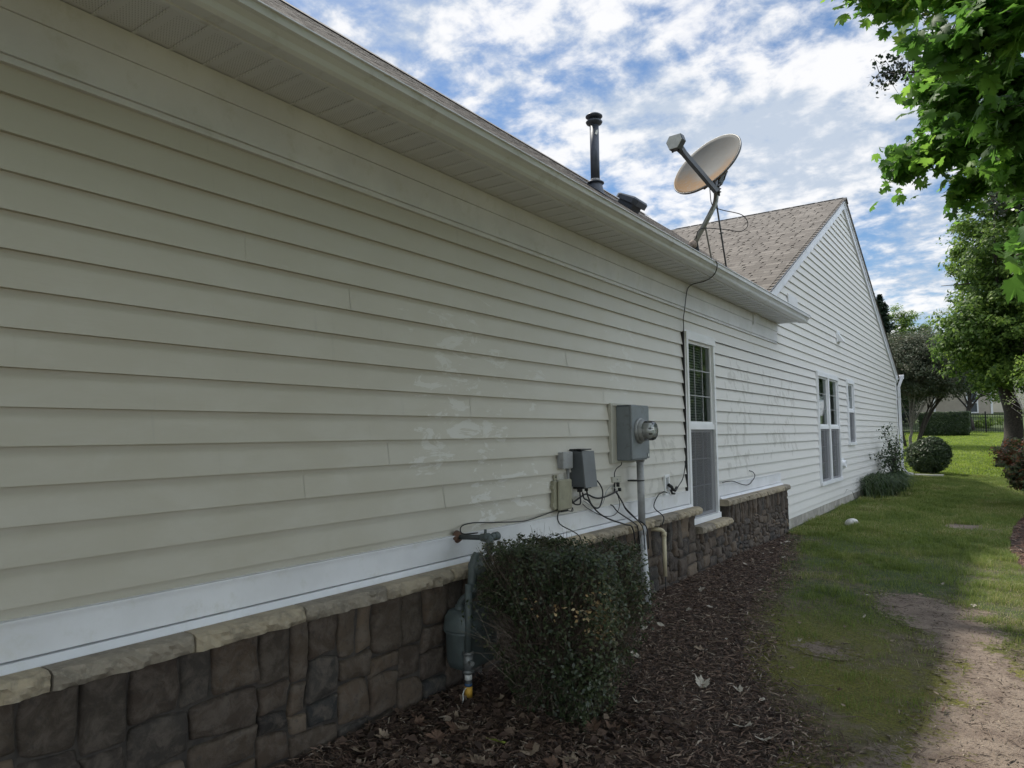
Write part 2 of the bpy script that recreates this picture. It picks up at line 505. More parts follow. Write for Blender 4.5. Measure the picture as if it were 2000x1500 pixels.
MB_Y = np.array([-4, 2.2, 2.79, 3.07, 3.24, 3.44, 3.72, 4.4, 5.02, 6.66, 8.67, 9.3])
MB_X = np.array([1.75, 1.68, 1.59, 1.58, 1.52, 1.36, 1.20, .98, .82, .60, .16, .0])
def mulch_edge(y):
    return np.interp(y, MB_Y, MB_X) + 0.10 * (fbm(y * 2.2, y * 0 + 3.1, 21, 4) - .5)
def in_mulch(x, y):
    return (x < mulch_edge(y)) & (y < 9.2)
def rbed_edge(y):
    return np.interp(y, [6.6, 7.4, 7.9, 8.4, 9.4, 10.8, 12, 13.5, 16, 22, 28], [3.2, 2.62, 2.44, 2.38, 2.30, 2.32, 2.40, 2.52, 2.6, 2.9, 3.6]) + 0.05 * (fbm(y * 3, y * 0 + 1.1, 33, 3) - .5)
def in_rbed(x, y):
    return (x > rbed_edge(y)) & (y > 6.6) & (y < 28) & (x < 6.5)
def dirt_d(x, y):
    # >0 inside the bare, trodden soil
    lf = np.interp(y, [-3, 2.6, 2.95, 3.26, 3.7, 4.6, 5.3, 5.7, 6.2, 6.5], [1.66, 1.70, 1.80, 1.92, 2.03, 2.02, 1.80, 1.55, 1.54, 1.8])
    rt = np.interp(y, [-3, 3.3, 4.4, 4.8, 5.4, 5.9, 6.1, 6.35, 6.5], [2.9, 2.75, 2.55, 2.34, 2.24, 2.20, 2.05, 1.80, 1.8])
    d = np.minimum(x - lf, rt - x)
    d = np.where(y > 6.5, -1, d)
    n = fbm(x * 4.5, y * 4.5, 41, 5) - .5
    d = d + n * .42
    # small bare spot further on
    s = .35 - np.hypot((x - 1.8) / 1.0, (y - 11.05) / .9) + n * .4
    s2 = .12 - np.hypot((x - 1.45), (y - 4.45)) + n * .3
    return np.maximum(np.maximum(d, s), s2)

def ground_mat():
    b = NB('lawn_and_bare_soil')
    o = b.xyz()
    at = b.n('ShaderNodeAttribute'); at.attribute_name = 'bare'; bare = at.outputs['Fac']
    n1 = b.noise(2.2, 6, .6, .4); n2 = b.noise(14, 6, .65); n3 = b.noise(70, 4, .7); n5 = b.noise(30, 6, .72, .5)
    soil = b.mix(b.step(n2, .35, .65), (.095, .070, .048), (.20, .155, .11))
    moss = b.mix(b.step(n3, .35, .65), (.105, .105, .018), (.235, .220, .034))
    green = b.mix(b.step(n3, .35, .65), (.035, .058, .016), (.085, .12, .032))
    f = b.step(o[1], 4.4, 6.2)
    g = b.mix(f, moss, green)
    c = b.mix(b.step(b.math('ADD', n1, b.math('MULTIPLY', n2, .4)), .62, .82, .05, .8), g, soil)
    c = b.mix(b.step(o[1], 8, 13), c, green)
    s1 = b.noise(5, 6, .6, .3); s2 = b.noise(38, 6, .7); s3 = b.noise(160, 3, .6)
    sand = b.mix(b.step(s1, .35, .65), (.21, .155, .12), (.32, .25, .195))
    sand = b.mix(b.step(s2, .52, .72, 0, .7), sand, (.12, .088, .066))
    sand = b.mix(b.step(s3, .58, .70, 0, .5), sand, (.40, .34, .28))
    edge = b.math('ADD', bare, b.math('ADD', b.math('MULTIPLY', b.math('SUBTRACT', n5, .5), .75), b.math('MULTIPLY', b.math('SUBTRACT', n2, .5), .35)))
    k = b.step(edge, .0, .07)
    c = b.mix(k, c, sand)
    b.set(c, .95); b.bump(b.math('ADD', b.math('ADD', n3, b.math('MULTIPLY', n2, 1.4)), b.math('MULTIPLY', s3, .3)), .9, .022)
    return b.m
M_GROUND = ground_mat()
M_DIRT = M_GROUND
def bare_attr(o):
    me = o.data; n = len(me.vertices); co = np.empty(n * 3); me.vertices.foreach_get('co', co); co = co.reshape(-1, 3) + np.array(world_loc(o))
    a = me.attributes.new('bare', 'FLOAT', 'POINT'); a.data.foreach_set('value', np.clip(dirt_d(co[:, 0], co[:, 1]), -1, 1).astype(np.float32))
M_MULB = plain('mulch_base', (.060, .038, .027), .95, .4, 40, .8)

xs = np.concatenate([np.linspace(-300, -20, 15), np.linspace(-15, -.5, 12), np.arange(0.0, 3.2, .04), np.linspace(3.3, 12, 20), np.linspace(16, 300, 15)])
ys = np.concatenate([np.linspace(-300, -10, 12), np.linspace(-8, 1.0, 10), np.arange(1.2, 12, .05), np.arange(12.2, 22, .2), np.arange(22.5, 62, .7), np.linspace(66, 500, 20)])
g = grid_sheet('ground', xs, ys, gz, M_GROUND); bare_attr(g); tag(g, 'lawn soil sloping up behind the house', kind='structure')
xs2 = np.arange(0.0, 1.9, .02); ys2 = np.arange(-4, 9.3, .025)
g = grid_sheet('mulch_bed', xs2, ys2, gz, M_MULB, in_mulch, .005); tag(g, 'dark mulch bed along the stone base', kind='structure')
g = grid_sheet('planting_bed', np.arange(2.2, 6.5, .04), np.arange(6.6, 28, .06), gz, M_MULB, in_rbed, .005); tag(g, 'reddish mulch bed at the right of the lawn', kind='structure')
g = grid_sheet('dirt_path', np.arange(1.2, 3.4, .016), np.arange(-3, 12.2, .018), gz, M_DIRT, lambda x, y: (dirt_d(x, y) > -.03) & ~in_mulch(x, y) & ~in_rbed(x, y), .004); bare_attr(g); tag(g, 'bare sandy soil worn into the lawn', kind='structure')

# --- scattered stuff
def scatter(n, x0, x1, y0, y1, keep):
    x = rng.uniform(x0, x1, n); y = rng.uniform(y0, y1, n); k = keep(x, y); return x[k], y[k]
def strips(name, x, y, length, width, height, tilt, mats, lift=.004):
    # short bent strips lying on the ground: bark chips
    n = len(x); a = rng.uniform(0, 2 * np.pi, n); L = length(n) / 2; W = width(n) / 2
    d = np.stack([np.cos(a), np.sin(a), rng.normal(0, tilt, n)], -1); d /= np.linalg.norm(d, axis=1)[:, None]
    s = np.stack([-np.sin(a), np.cos(a), rng.normal(0, .5, n)], -1); s /= np.linalg.norm(s, axis=1)[:, None]
    c = np.stack([x, y, gz(x, y) + lift + rng.uniform(0, height, n)], -1)
    m = c + np.array([0, 0, 1]) * (rng.uniform(-.1, .3, n) * L)[:, None]
    P = [c - d * L[:, None] - s * (W * .5)[:, None], c - d * L[:, None] + s * (W * .5)[:, None], m - s * W[:, None], m + s * W[:, None], c + d * L[:, None] - s * (W * .4)[:, None], c + d * L[:, None] + s * (W * .4)[:, None]]
    V = np.stack(P, 1).reshape(-1, 3); i = np.arange(n)[:, None] * 6
    F = np.concatenate([i + np.array([0, 2, 3, 1]), i + np.array([2, 4, 5, 3])], 0)
    return npmesh(name, V, F, mats)
def chip_mat(name, stops):
    b = NB(name); ri = b.g.outputs['Random Per Island']
    c = b.ramp(ri, stops); c = b.mix(b.step(b.noise(90, 3, .6), .4, .7, 0, .3), c, (.03, .02, .014))
    b.set(c, .85); return b.m
M_CHIP = chip_mat('bark_chips', [(0, (.038, .027, .021)), (.35, (.095, .060, .043)), (.7, (.175, .108, .076)), (.9, (.26, .18, .13)), (.97, (.36, .29, .22)), (1, (.46, .39, .31))])
M_CHIPR = chip_mat('reddish_bark_chips', [(0, (.05, .025, .018)), (.5, (.14, .07, .045)), (.9, (.24, .13, .09)), (1, (.40, .30, .22))])
dens = lambda x, y: rng.random(len(x)) < np.clip(1.6 - y * .13, .25, 1)
def soft_mulch(x, y):
    d = mulch_edge(y) - x
    return (rng.random(len(x)) < sstep(-.30, .06, d)) & (x > .1) & (y < 9.1 + rng.normal(0, .1, len(x))) & dens(x, y)
x, y = scatter(150000, .1, 2.0, 1.2, 9.3, soft_mulch)
o = strips('mulch_chips', x, y, lambda n: rng.gamma(4, .0065, n) + .008, lambda n: rng.uniform(.0025, .008, n), .018, .22, M_CHIP)
tag(o, 'shredded dark bark mulch covering the bed by the wall', 'mulch', kind='stuff')
x, y = scatter(26000, 2.25, 4.0, 6.6, 14, lambda x, y: in_rbed(x, y))
o = strips('mulch_chips', x, y, lambda n: rng.gamma(4, .010, n) + .01, lambda n: rng.uniform(.004, .012, n), .02, .22, M_CHIPR)
tag(o, 'reddish bark mulch in the bed at the right edge', 'mulch', kind='stuff')

def blades(name, x, y, h, wd, lean, mats, k=2):
    n = len(x); a = rng.uniform(0, 2 * np.pi, n); b = a + rng.normal(0, .6, n) + np.pi / 2
    c = np.stack([x, y, gz(x, y) - .002], -1); s = np.stack([np.cos(a), np.sin(a), 0 * a], -1) * (wd / 2)[:, None]
    dr = np.stack([np.cos(b), np.sin(b), 0 * b], -1)
    m = c + dr * (lean * h * .35)[:, None] + np.array([0, 0, 1]) * (h * .6)[:, None]
    t = c + dr * (lean * h)[:, None] + np.array([0, 0, 1]) * (h * (1 - .25 * lean))[:, None]
    V = np.stack([c - s, c + s, m + s * .75, m - s * .75, t], 1).reshape(-1, 3)
    i = np.arange(n)[:, None] * 5
    F = np.concatenate([i + np.array([0, 1, 2]), i + np.array([0, 2, 3]), i + np.array([3, 2, 4])], 0)
    return npmesh(name, V, F, mats)
M_GRASS = leaf_mat('grass_blades', [(0, (.072, .112, .024)), (.40, (.13, .18, .036)), (.7, (.19, .225, .052)), (.86, (.28, .26, .11)), (1, (.44, .38, .23))], .3, .5, .3)
M_GRASSF = leaf_mat('far_grass_blades', [(0, (.12, .18, .022)), (.6, (.20, .27, .034)), (1, (.30, .34, .08))], .35, .5, .3)
def lawn_keep(x, y, near=True):
    p = rng.random(len(x))
    d = sstep(.16, -.12, dirt_d(x, y)) * .97 + .01
    mch = sstep(.05, -.45, mulch_edge(y) - x) if near else 1
    patch = sstep(.36, .60, fbm(x * 2.6, y * 2.6, 61, 4))
    thin = .30 + .70 * sstep(4.0, 7.5, y + .5 * (x - 1.2))
    q = d * mch * (patch * .75 + .25) * thin
    q = np.where(y > 9.1, d, q)
    return (p < q) & ~in_rbed(x, y) & (x > .07)
x, y = scatter(230000, .3, 2.9, 2.3, 9.0, lawn_keep)
n = len(x); hh = rng.uniform(.012, .045, n) * (0.65 + .6 * sstep(4, 7, y)) * (.6 + 1.3 * sstep(.45, .75, fbm(x * 9, y * 9, 66, 3)))
o1 = (x, y, hh, rng.uniform(.0016, .0038, n), rng.uniform(.2, 1.1, n))
x, y = scatter(230000, .07, 2.75, 9.0, 21.5, lambda x, y: lawn_keep(x, y, False))
n = len(x); hh = rng.uniform(.025, .065, n) * (.6 + 1.1 * sstep(.4, .75, fbm(x * 4, y * 4, 67, 3)))
o2 = (x, y, hh, rng.uniform(.003, .007, n), rng.uniform(.2, 1.0, n))
cc = [np.concatenate(p) for p in zip(o1, o2)]
o = blades('grass', *cc, M_GRASS); tag(o, 'short patchy lawn grass beside the house', 'grass', kind='stuff')
x, y = scatter(140000, -2.5, 4.5, 21.5, 46, lambda x, y: ~in_rbed(x, y) & (rng.random(len(x)) < 1.3 - y * .02))
n = len(x)
o = blades('grass', x, y, rng.uniform(.03, .07, n), rng.uniform(.010, .022, n), rng.uniform(.3, 1.0, n), M_GRASSF); tag(o, 'sunlit lawn grass rising towards the hedge', 'grass', kind='stuff')

# ------------------------------------------------------------------ the house
house = thing('house', 'single storey house with pale vinyl siding, stone base and a long gutter', 'house', (0, 8, .25))
PIT = .115; Z0 = 1.0239 - 8 * .115
openings = [(6.06, 6.80, .69, 2.41), (11.37, 12.94, .69, 2.41), (13.78, 14.42, 1.25, 2.42)]
AP = (14.22, 5.83)
def gable_lim(z):
    # y limits of the gable wall at height z
    yl = AP[0] - (AP[1] - .02 - z) / .482; yr = AP[0] + (AP[1] - .02 - z) / .445
    return max(9.10, yl) if z < 3.4 else yl, min(20.66, yr)
def siding(name, zlo, zhi, lims, ops, seed):
    rr = random.Random(seed); mb = MB(); k0 = int(math.floor((zlo - Z0) / PIT)); k1 = int(math.ceil((zhi - Z0) / PIT))
    def xo(z, zk): return .0015 + .0185 * (1 - (z - zk) / PIT) ** 1.0
    for k in range(k0, k1):
        zk = Z0 + k * PIT; a = max(zk, zlo); b = min(zk + PIT, zhi)
        if b - a < 1e-4: continue
        zs = sorted({a, b} | {z for op in ops for z in op[2:] if a < z < b})
        soff = rr.uniform(0, 3.6)
        for i in range(len(zs) - 1):
            za, zb = zs[i], zs[i + 1]; zm = (za + zb) / 2
            la, lb = lims(za), lims(zb)
            cuts = sorted([(o_[0], o_[1]) for o_ in ops if o_[2] <= zm <= o_[3]])
            segs = []; cur = None
            edges = [('L', None)]
            y_left = 'L'
            for c0, c1 in cuts: segs.append((y_left, c0)); y_left = c1
            segs.append((y_left, 'R'))
            for s0, s1 in segs:
                ya0 = la[0] if s0 == 'L' else s0; yb0 = lb[0] if s0 == 'L' else s0
                ya1 = la[1] if s1 == 'R' else s1; yb1 = lb[1] if s1 == 'R' else s1
                if ya1 - ya0 < .01: continue
                if yb1 < yb0: yb0 = yb1 = (yb0 + yb1) / 2
                # cut at lap seams every 3.66 m, each new sheet 1.5 mm proud
                lo, hi = ya0, ya1; js = [t for t in np.arange(-12 + soff, 24, 3.66) if lo + .1 < t < hi - .1]
                pts = [0.] + [(t - lo) / (hi - lo) for t in js] + [1.]
                for q in range(len(pts) - 1):
                    off = .0011 * (q % 2)
                    # gentle waviness of the vinyl
                    m_ = max(1, int((pts[q + 1] - pts[q]) * (hi - lo) / .45))
                    row = []
                    for j in range(m_ + 1):
                        f = pts[q] + (pts[q + 1] - pts[q]) * j / m_
                        wv = rr.uniform(-.0007, .0007)
                        y0_ = ya0 + (ya1 - ya0) * f; y1_ = yb0 + (yb1 - yb0) * f
                        row.append((xo(za, zk) + off + wv, y0_, za, xo(zb, zk) + off + wv * .3, y1_, zb))
                    vs = []; fs = []
                    for r_ in row:
                        vs += [(0 - .002, r_[1], za), (r_[0], r_[1], za + .0), (r_[3], r_[4], zb)]
                    for j in range(m_):
                        o_ = j * 3
                        fs.append((o_ + 1, o_ + 4, o_ + 5, o_ + 2)); fs.append((o_, o_ + 3, o_ + 4, o_ + 1))
                    mb.add(vs, fs)
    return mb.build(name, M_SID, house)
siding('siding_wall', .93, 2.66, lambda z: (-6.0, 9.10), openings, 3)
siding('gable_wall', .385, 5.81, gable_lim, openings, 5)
# structural core behind the siding (with window recesses left open) and the far sides of the house
mb = MB()
def wall_core(y0, y1, z0, z1, ops):
    zs = sorted({z0, z1} | {z for o_ in ops for z in o_[2:] if z0 < z < z1})
    for i in range(len(zs) - 1):
        zm = (zs[i] + zs[i + 1]) / 2; cur = y0
        for o_ in sorted(ops):
            if o_[2] <= zm <= o_[3] and o_[0] < y1 and o_[1] > y0:
                mb.box(-.12, -.004, cur, o_[0], zs[i], zs[i + 1]); cur = o_[1]
        mb.box(-.12, -.004, cur, y1, zs[i], zs[i + 1])
wall_core(-6, 20.66, .05, 2.9, openings)
n_ = 5
mb.poly_prism([(-.004, 8.3, 2.9), (-.004, 20.66, 2.9), (-.004, 20.5, 3.0), (-.004, AP[0], AP[1] - .05), (-.004, 8.45, 3.0)], (-.116, 0, 0))
mb.box(-8.0, -.12, -6.0, -5.88, .05, 2.9); mb.box(-8.0, -.12, 20.5, 20.62, .05, 2.9); mb.box(-8.1, -8.0, -6, 20.62, .05, 2.9)
mb.poly_prism([(-.12, -5.95, 2.9), (-8.0, -5.95, 2.9), (-3.8, -5.95, 5.7)], (0, .1, 0))
mb.build('wall', M_TRIM, house)
MB().box(-.10, -.0045, 9.12, 20.6, .0, .39).build('foundation', M_CONC, house).location.x += .0065

# --- stone veneer
def stones(mbv, y0, y1, z0, z1, big, seed, soldier=True, wide=1.0):
    rr = random.Random(seed); C = .02
    nx = int(round((y1 - y0) / C)); nz = int(round((z1 - z0) / C)); occ = np.zeros((nx, nz), bool); rects = []
    if soldier:
        i = 0
        while i < nx:
            wdt = rr.randint(int(4 * big), int(8 * big)); wdt = min(wdt, nx - i)
            if nx - i - wdt < 3: wdt = nx - i
            h = rr.randint(9, 13); h = min(h, nz)
            rects.append((i, nz - h, wdt, h)); occ[i:i + wdt, nz - h:nz] = True; i += wdt
    for j in range(nz - 1, -1, -1):
        for i in range(nx):
            if occ[i, j]: continue
            wmax = 1
            while i + wmax < nx and not occ[i + wmax, j]: wmax += 1
            wdt = min(wmax, rr.randint(int(5 * big * wide), int(14 * big * wide)))
            if wmax - wdt < 3: wdt = wmax if wmax < 15 * big else wmax // 2
            h = rr.randint(int(4 * big), int(7.5 * big)); h = min(h, j + 1)
            if j + 1 - h < 2: h = j + 1
            while h > 1 and occ[i:i + wdt, j - h + 1:j + 1].any(): h -= 1
            rects.append((i, j - h + 1, wdt, h)); occ[i:i + wdt, j - h + 1:j + 1] = True
    def wob(y, z):
        return (.020 * (fbm(y * 6, z * 6, 71, 3) - .5) * 2, .019 * (fbm(y * 6 + 9, z * 6 + 4, 72, 3) - .5) * 2)
    def axis(r, k):
        e1, e2, e3 = .0025 / r, .007 / r, .014 / r
        if e3 > .8: e1, e2, e3 = .1, .28, .5
        return np.concatenate([[-1, -1 + e1, -1 + e2], np.linspace(-1 + e3, 1 - e3, k), [1 - e2, 1 - e1, 1]])
    for (i, j, wdt, h) in rects:
        if wdt < 2 and h < 2: continue
        cy = y0 + (i + wdt / 2) * C; cz = z0 + (j + h / 2) * C; hw = wdt * C / 2; hh_ = h * C / 2
        g_ = rr.uniform(.0015, .0035); rw = max(hw - g_, .004); rh = max(hh_ - g_, .004)
        A_ = axis(rw, max(3, int(rw / .012))); B_ = axis(rh, max(3, int(rh / .012)))
        S, T = np.meshgrid(A_, B_, indexing='ij')
        sk = [rr.uniform(-.006, .006) for _ in range(4)]
        dS = (1 - np.abs(S)) * rw; dT = (1 - np.abs(T)) * rh
        # broken corners: pull the rim in near the corners by a small, uneven amount
        cr_ = .35 * min(rw, rh) * np.array([rr.uniform(.35, 1.0) for _ in range(4)])
        ci = (S > 0).astype(int) * 2 + (T > 0).astype(int); cc_ = cr_[ci]
        cor = np.clip(1 - dS / cc_, 0, 1) * np.clip(1 - dT / cc_, 0, 1)
        Y = cy + S * (rw - .30 * cc_ * cor) + sk[0] * T + sk[1] * S * T; Z = cz + T * (rh - .30 * cc_ * cor) + sk[2] * S + sk[3] * S * T
        dy, dz_ = wob(Y, Z); Y = Y + dy; Z = Z + dz_
        Y = np.clip(Y, y0 + .002, y1 - .002); Z = np.minimum(Z, z1 - .002)
        e = np.minimum(np.minimum(dS, dT) * (1 - .5 * cor), .021) / .021
        prof = np.sqrt(1 - (1 - e) ** 2)
        thick = rr.uniform(.016, .034); t1, t2 = rr.uniform(-.006, .006), rr.uniform(-.006, .006)
        rough_ = .034 * (fbm(Y * 11 + i, Z * 17, 80, 4) - .5) + .016 * (fbm(Y * 34, Z * 60 + i, 83, 3) - .5)
        X = .072 + prof * (thick + t1 * S + t2 * T + rough_)
        n1_, n2_ = S.shape
        F = [(a_ * n2_ + b_, (a_ + 1) * n2_ + b_, (a_ + 1) * n2_ + b_ + 1, a_ * n2_ + b_ + 1) for a_ in range(n1_ - 1) for b_ in range(n2_ - 1)]
        mbv.add(np.stack([X, Y, Z], -1).reshape(-1, 3), F, True)
mb = MB()
stones(mb, -1.5, 6.02, .19, .80, 1.15, 1, True, 1.35)
stones(mb, 6.02, 6.86, .19, .62, .9, 2, False)
stones(mb, 6.86, 9.12, .13, .80, .72, 9)
# returns on the end of the veneer
rr = random.Random(4); z = .13
while z < .79:
    h = min(rr.uniform(.06, .13), .80 - z)
    mb.box(.01, .098, 9.10, 9.128 + rr.uniform(0, .012), z + .004, z + h - .004, .012); z += h
mb.build('stone_veneer', M_STONE, house)
mb = MB(); mb.box(.016, .078, -1.5, 6.02, .05, .80).box(.016, .078, 6.02, 6.86, .05, .62).box(.016, .078, 6.86, 9.10, .05, .80)
mb.build('mortar', M_MORT, house)

def cap_stone(y0, y1, z0, z1, xo, seed):
    mb = MB(); rr = random.Random(seed); ny = max(6, int((y1 - y0) / .016))
    # section outline from the wall out: top, nosing, underside
    sec = [(.02, z1), (xo - .05, z1 + .002), (xo - .018, z1), (xo - .004, z1 - .010), (xo, z1 - .024), (xo, z0 + .024), (xo - .006, z0 + .008), (xo - .03, z0), (.02, z0)]
    vs = []; fs = []; n = len(sec)
    Y = np.linspace(y0 + .003, y1 - .003, ny + 1)
    for i, y in enumerate(Y):
        e = min(i, ny - i); rd = .012 if e == 0 else (.004 if e == 1 else 0)
        for k, (x, z) in enumerate(sec):
            dx = dz = 0
            if 2 <= k <= 7:
                c = fbm(np.array([y * 30 + seed]), np.array([z * 45]), 91, 3)[0] - .5
                dx = .034 * c - rd; dz = .006 * (fbm(np.array([y * 22 + seed]), np.array([k * .7]), 92, 2)[0] - .5)
            vs.append((x + dx, y, z + dz))
    for i in range(ny):
        for k in range(n - 1): fs.append((i * n + k, i * n + k + 1, (i + 1) * n + k + 1, (i + 1) * n + k))
    fs.append(tuple(range(n))); fs.append(tuple(ny * n + k for k in range(n))[::-1])
    mb.add(vs, fs, False)
    return mb
ledge = MB().box(.012, .05, -1.5, 6.03, .800, .8415).box(.012, .05, 6.83, 9.11, .800, .8415).build('stone_ledge', M_MORT, house)
caps = [-1.5, -1.0, -.55, .0, .45, .92, 1.35, 1.80, 2.23, 2.68, 3.12, 3.62, 4.1, 4.6, 5.05, 5.53, 6.07]
for i in range(len(caps) - 1): cap_stone(caps[i], caps[i + 1], .790, .852, .150, i).build('cap_stone', M_CAP, ledge)
caps = [6.80, 7.12, 7.49, 7.80, 8.12, 8.55, 8.86, 9.15]
for i in range(len(caps) - 1): cap_stone(caps[i], caps[i + 1], .790, .852, .140, 40 + i).build('cap_stone', M_CAP, ledge)
cap_stone(6.03, 6.36, .618, .680, .155, 61).build('cap_stone', M_CAP, ledge)
cap_stone(6.36, 6.86, .618, .680, .155, 62).build('cap_stone', M_CAP, ledge)

# --- white band board above the stone, frieze, soffit, fascia, gutter
for (a, b) in ((-6, 6.055), (6.82, 9.10)):
    mb = MB(); mb.box(.0, .030, a, b, .880, .985); mb.box(.0, .036, a, b, .985, .991); mb.box(.0, .010, a, b, .8745, .880); mb.prism_y([(.0, .852), (.060, .852), (.060, .856), (.040, .8745), (.0, .8745)], a, b)
    mb.build('trim_board', M_TRIM, house)
mb = MB(); mb.box(.0, .022, -6, 9.215, 2.645, 2.765); mb.box(.0, .030, -6, 9.22, 2.7655, 2.862); mb.box(.0, .030, -6, 9.21, 2.632, 2.644); mb.box(.0, .026, -6, 9.205, 2.606, 2.618)
mb.box(.0, .018, -6, 9.20, 2.6185, 2.6315)
mb.build('frieze_board', M_TRIM, house)
mb = MB(); mb.box(0, .286, -6, 9.245, 2.866, 2.872)
for i in range(118):
    y = -5.9 + i * .128
    if y < 9.2: mb.box(.006, .28, y, y + .014, 2.8615, 2.8655)
mb.build('soffit', M_SOFF, house)
mb = MB(); mb.box(.285, .302, -6, 9.255, 2.852, 2.960); mb.box(.276, .2995, -6, 9.255, 2.8615, 2.8655)
mb.build('fascia', M_WHITE, house)
MB().poly_prism([(.0, 9.246, 2.87), (.30, 9.246, 2.87), (.30, 9.246, 2.98), (.0, 9.246, 3.22)], (0, .012, 0)).build('rake_end', M_TRIM, house)
prof = [(.303, 2.945), (.303, 2.858), (.356, 2.856), (.368, 2.868), (.374, 2.888), (.388, 2.906), (.402, 2.912), (.404, 2.938), (.412, 2.942), (.410, 2.948), (.398, 2.947), (.398, 2.920), (.368, 2.894), (.360, 2.874), (.352, 2.863), (.309, 2.864), (.309, 2.945)]
gut = MB().prism_y(prof, -6, 9.31, True).build('gutter', M_WHITE, house)
mb = MB(); ep = [(p[0] + (.003 if p[0] > .33 else -.001), p[1] - .002) for p in prof[:8]] + [(.414, 2.950), (.302, 2.950)]
mb.poly_prism([(x, 9.3105, z) for x, z in ep], (0, .004, 0)); mb.build('end_cap', M_WHITE, gut); mb = MB(); mb.poly_prism([(x + (.003 if x > .33 else 0), 9.24, z - .002) for x, z in prof[1:8]] + [(.414, 9.24, 2.9505), (.407, 9.24, 2.9505), (.407, 9.24, 2.944)], (0, .006, 0))
mb.build('joint_strip', M_WHITE, gut)

# --- roofs
def roof_uv(o, uaxis, vaxis, org):
    me = o.data; uv = me.uv_layers.new(name='UVMap'); base = world_loc(o) - Vector(org)
    for lp in me.loops:
        p = me.vertices[lp.vertex_index].co + base
        uv.data[lp.index].uv = (p.dot(uaxis), p.dot(vaxis))
rp = .78; ex, ez = .345, 2.955
RX, RZ = -3.36, 2.955 + .78 * (.345 + 3.36)
nrm = Vector((rp, 0, 1)).normalized(); sl = Vector((-1, 0, rp)).normalized()
L_ = (Vector((RX, 0, RZ)) - Vector((ex, 0, ez))).length
mb = MB(); nc = int(L_ / .143) + 1
for k in range(nc):
    a = k * .143; b = min(L_, a + .150)
    p0 = Vector((ex, 0, ez)) + sl * a; p1 = Vector((ex, 0, ez)) + sl * b
    def yv(p):  # valley line
        zz = p.z; return min(9.26, 30) if p.x > .02 else AP[0] - (RZ - zz) / .482 + .10
    t = nrm * .0022
    y0_, y1a, y1b = -6.3, yv(p0), yv(p1)
    vs = [p0 + Vector((0, y0_, 0)), p0 + t + Vector((0, y0_, 0)), p1 + t * .35 + Vector((0, y0_, 0)), p0 + Vector((0, y1a, 0)), p0 + t + Vector((0, y1a, 0)), p1 + t * .35 + Vector((0, y1b, 0))]
    mb.add(vs, [(0, 3, 4, 1), (1, 4, 5, 2)])
    rj = random.Random(k); y = y0_
    while y < min(y1a, 9.2) - .3:   # raised laminated tabs
        wd_ = rj.uniform(.10, .26)
        q0 = p0 - sl * .003 + t * 1.0; q1 = p0 + sl * .135 + t * .9
        mb.add([q0 + Vector((0, y, 0)) - t, q0 + Vector((0, y + wd_, 0)) - t, q0 + Vector((0, y, 0)) + nrm * .0008, q0 + Vector((0, y + wd_, 0)) + nrm * .0008, q1 + Vector((0, y, 0)), q1 + Vector((0, y + wd_, 0))], [(0, 1, 3, 2), (2, 3, 5, 4)])
        y += wd_ + rj.uniform(.08, .25)
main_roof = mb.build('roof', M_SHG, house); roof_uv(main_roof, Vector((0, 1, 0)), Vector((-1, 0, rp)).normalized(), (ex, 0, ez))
# roof deck and back slope
mb = MB(); mb.add([(ex, -6.3, ez - .004), (ex, 9.25, ez - .004), (.02, 9.25, ez + .78 * (ex - .02) - .004), (RX, AP[0] + .05, RZ - .004), (RX, -6.3, RZ - .004)], [(0, 1, 2, 3, 4)])
mb.add([(RX, -6.3, RZ - .004), (RX, 20.7, RZ - .004), (-8.4, 20.7, 2.6), (-8.4, -6.3, 2.6)], [(0, 1, 2, 3)])
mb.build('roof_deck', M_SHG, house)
# gable roof, near slope
def gable_slope(sgn, slope, yend, name):
    mb = MB(); ds = Vector((0, sgn, slope)).normalized() ; nn = Vector((0, -sgn * slope, 1)).normalized()
    e = Vector((0, yend, AP[1] - abs(AP[0] - yend) * slope + .01)); a_ = Vector((0, AP[0], AP[1] + .01)); LL = (a_ - e).length
    nc = int(LL / .143) + 1
    for k in range(nc):
        s0 = k * .143; s1 = min(LL, s0 + .15); p0 = e + ds * s0; p1 = e + ds * s1; t = nn * .014
        x0_ = .085; x1_ = -3.5
        vs = [p0 + Vector((x0_, 0, 0)), p0 + t + Vector((x0_, 0, 0)), p1 + t * .35 + Vector((x0_, 0, 0)), p0 + Vector((x1_, 0, 0)), p0 + t + Vector((x1_, 0, 0)), p1 + t * .35 + Vector((x1_, 0, 0))]
        mb.add(vs, [(0, 1, 4, 3), (1, 2, 5, 4)])
        rj = random.Random(k + 77); x = x0_ - .05
        while x > x1_ + .3:
            wd_ = rj.uniform(.10, .27); q0 = p0 - ds * .004; q1 = p0 + ds * .138 + t * .9
            mb.add([q0 + Vector((x, 0, 0)), q0 + Vector((x - wd_, 0, 0)), q0 + nn * .0145 + Vector((x, 0, 0)), q0 + nn * .0145 + Vector((x - wd_, 0, 0)), q1 + Vector((x, 0, 0)) + nn * .003, q1 + Vector((x - wd_, 0, 0)) + nn * .003], [(0, 1, 3, 2), (2, 3, 5, 4)])
            x -= wd_ + rj.uniform(.004, .05)
    mb.add([e + Vector((.085, 0, -.02)), a_ + Vector((.085, 0, -.02)), a_ + Vector((-8, 0, -.02)), e + Vector((-8, 0, -.02))], [(0, 1, 2, 3)])
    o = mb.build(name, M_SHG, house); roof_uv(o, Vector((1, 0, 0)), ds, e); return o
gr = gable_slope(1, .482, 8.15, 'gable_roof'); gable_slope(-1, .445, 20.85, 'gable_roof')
mb = MB()
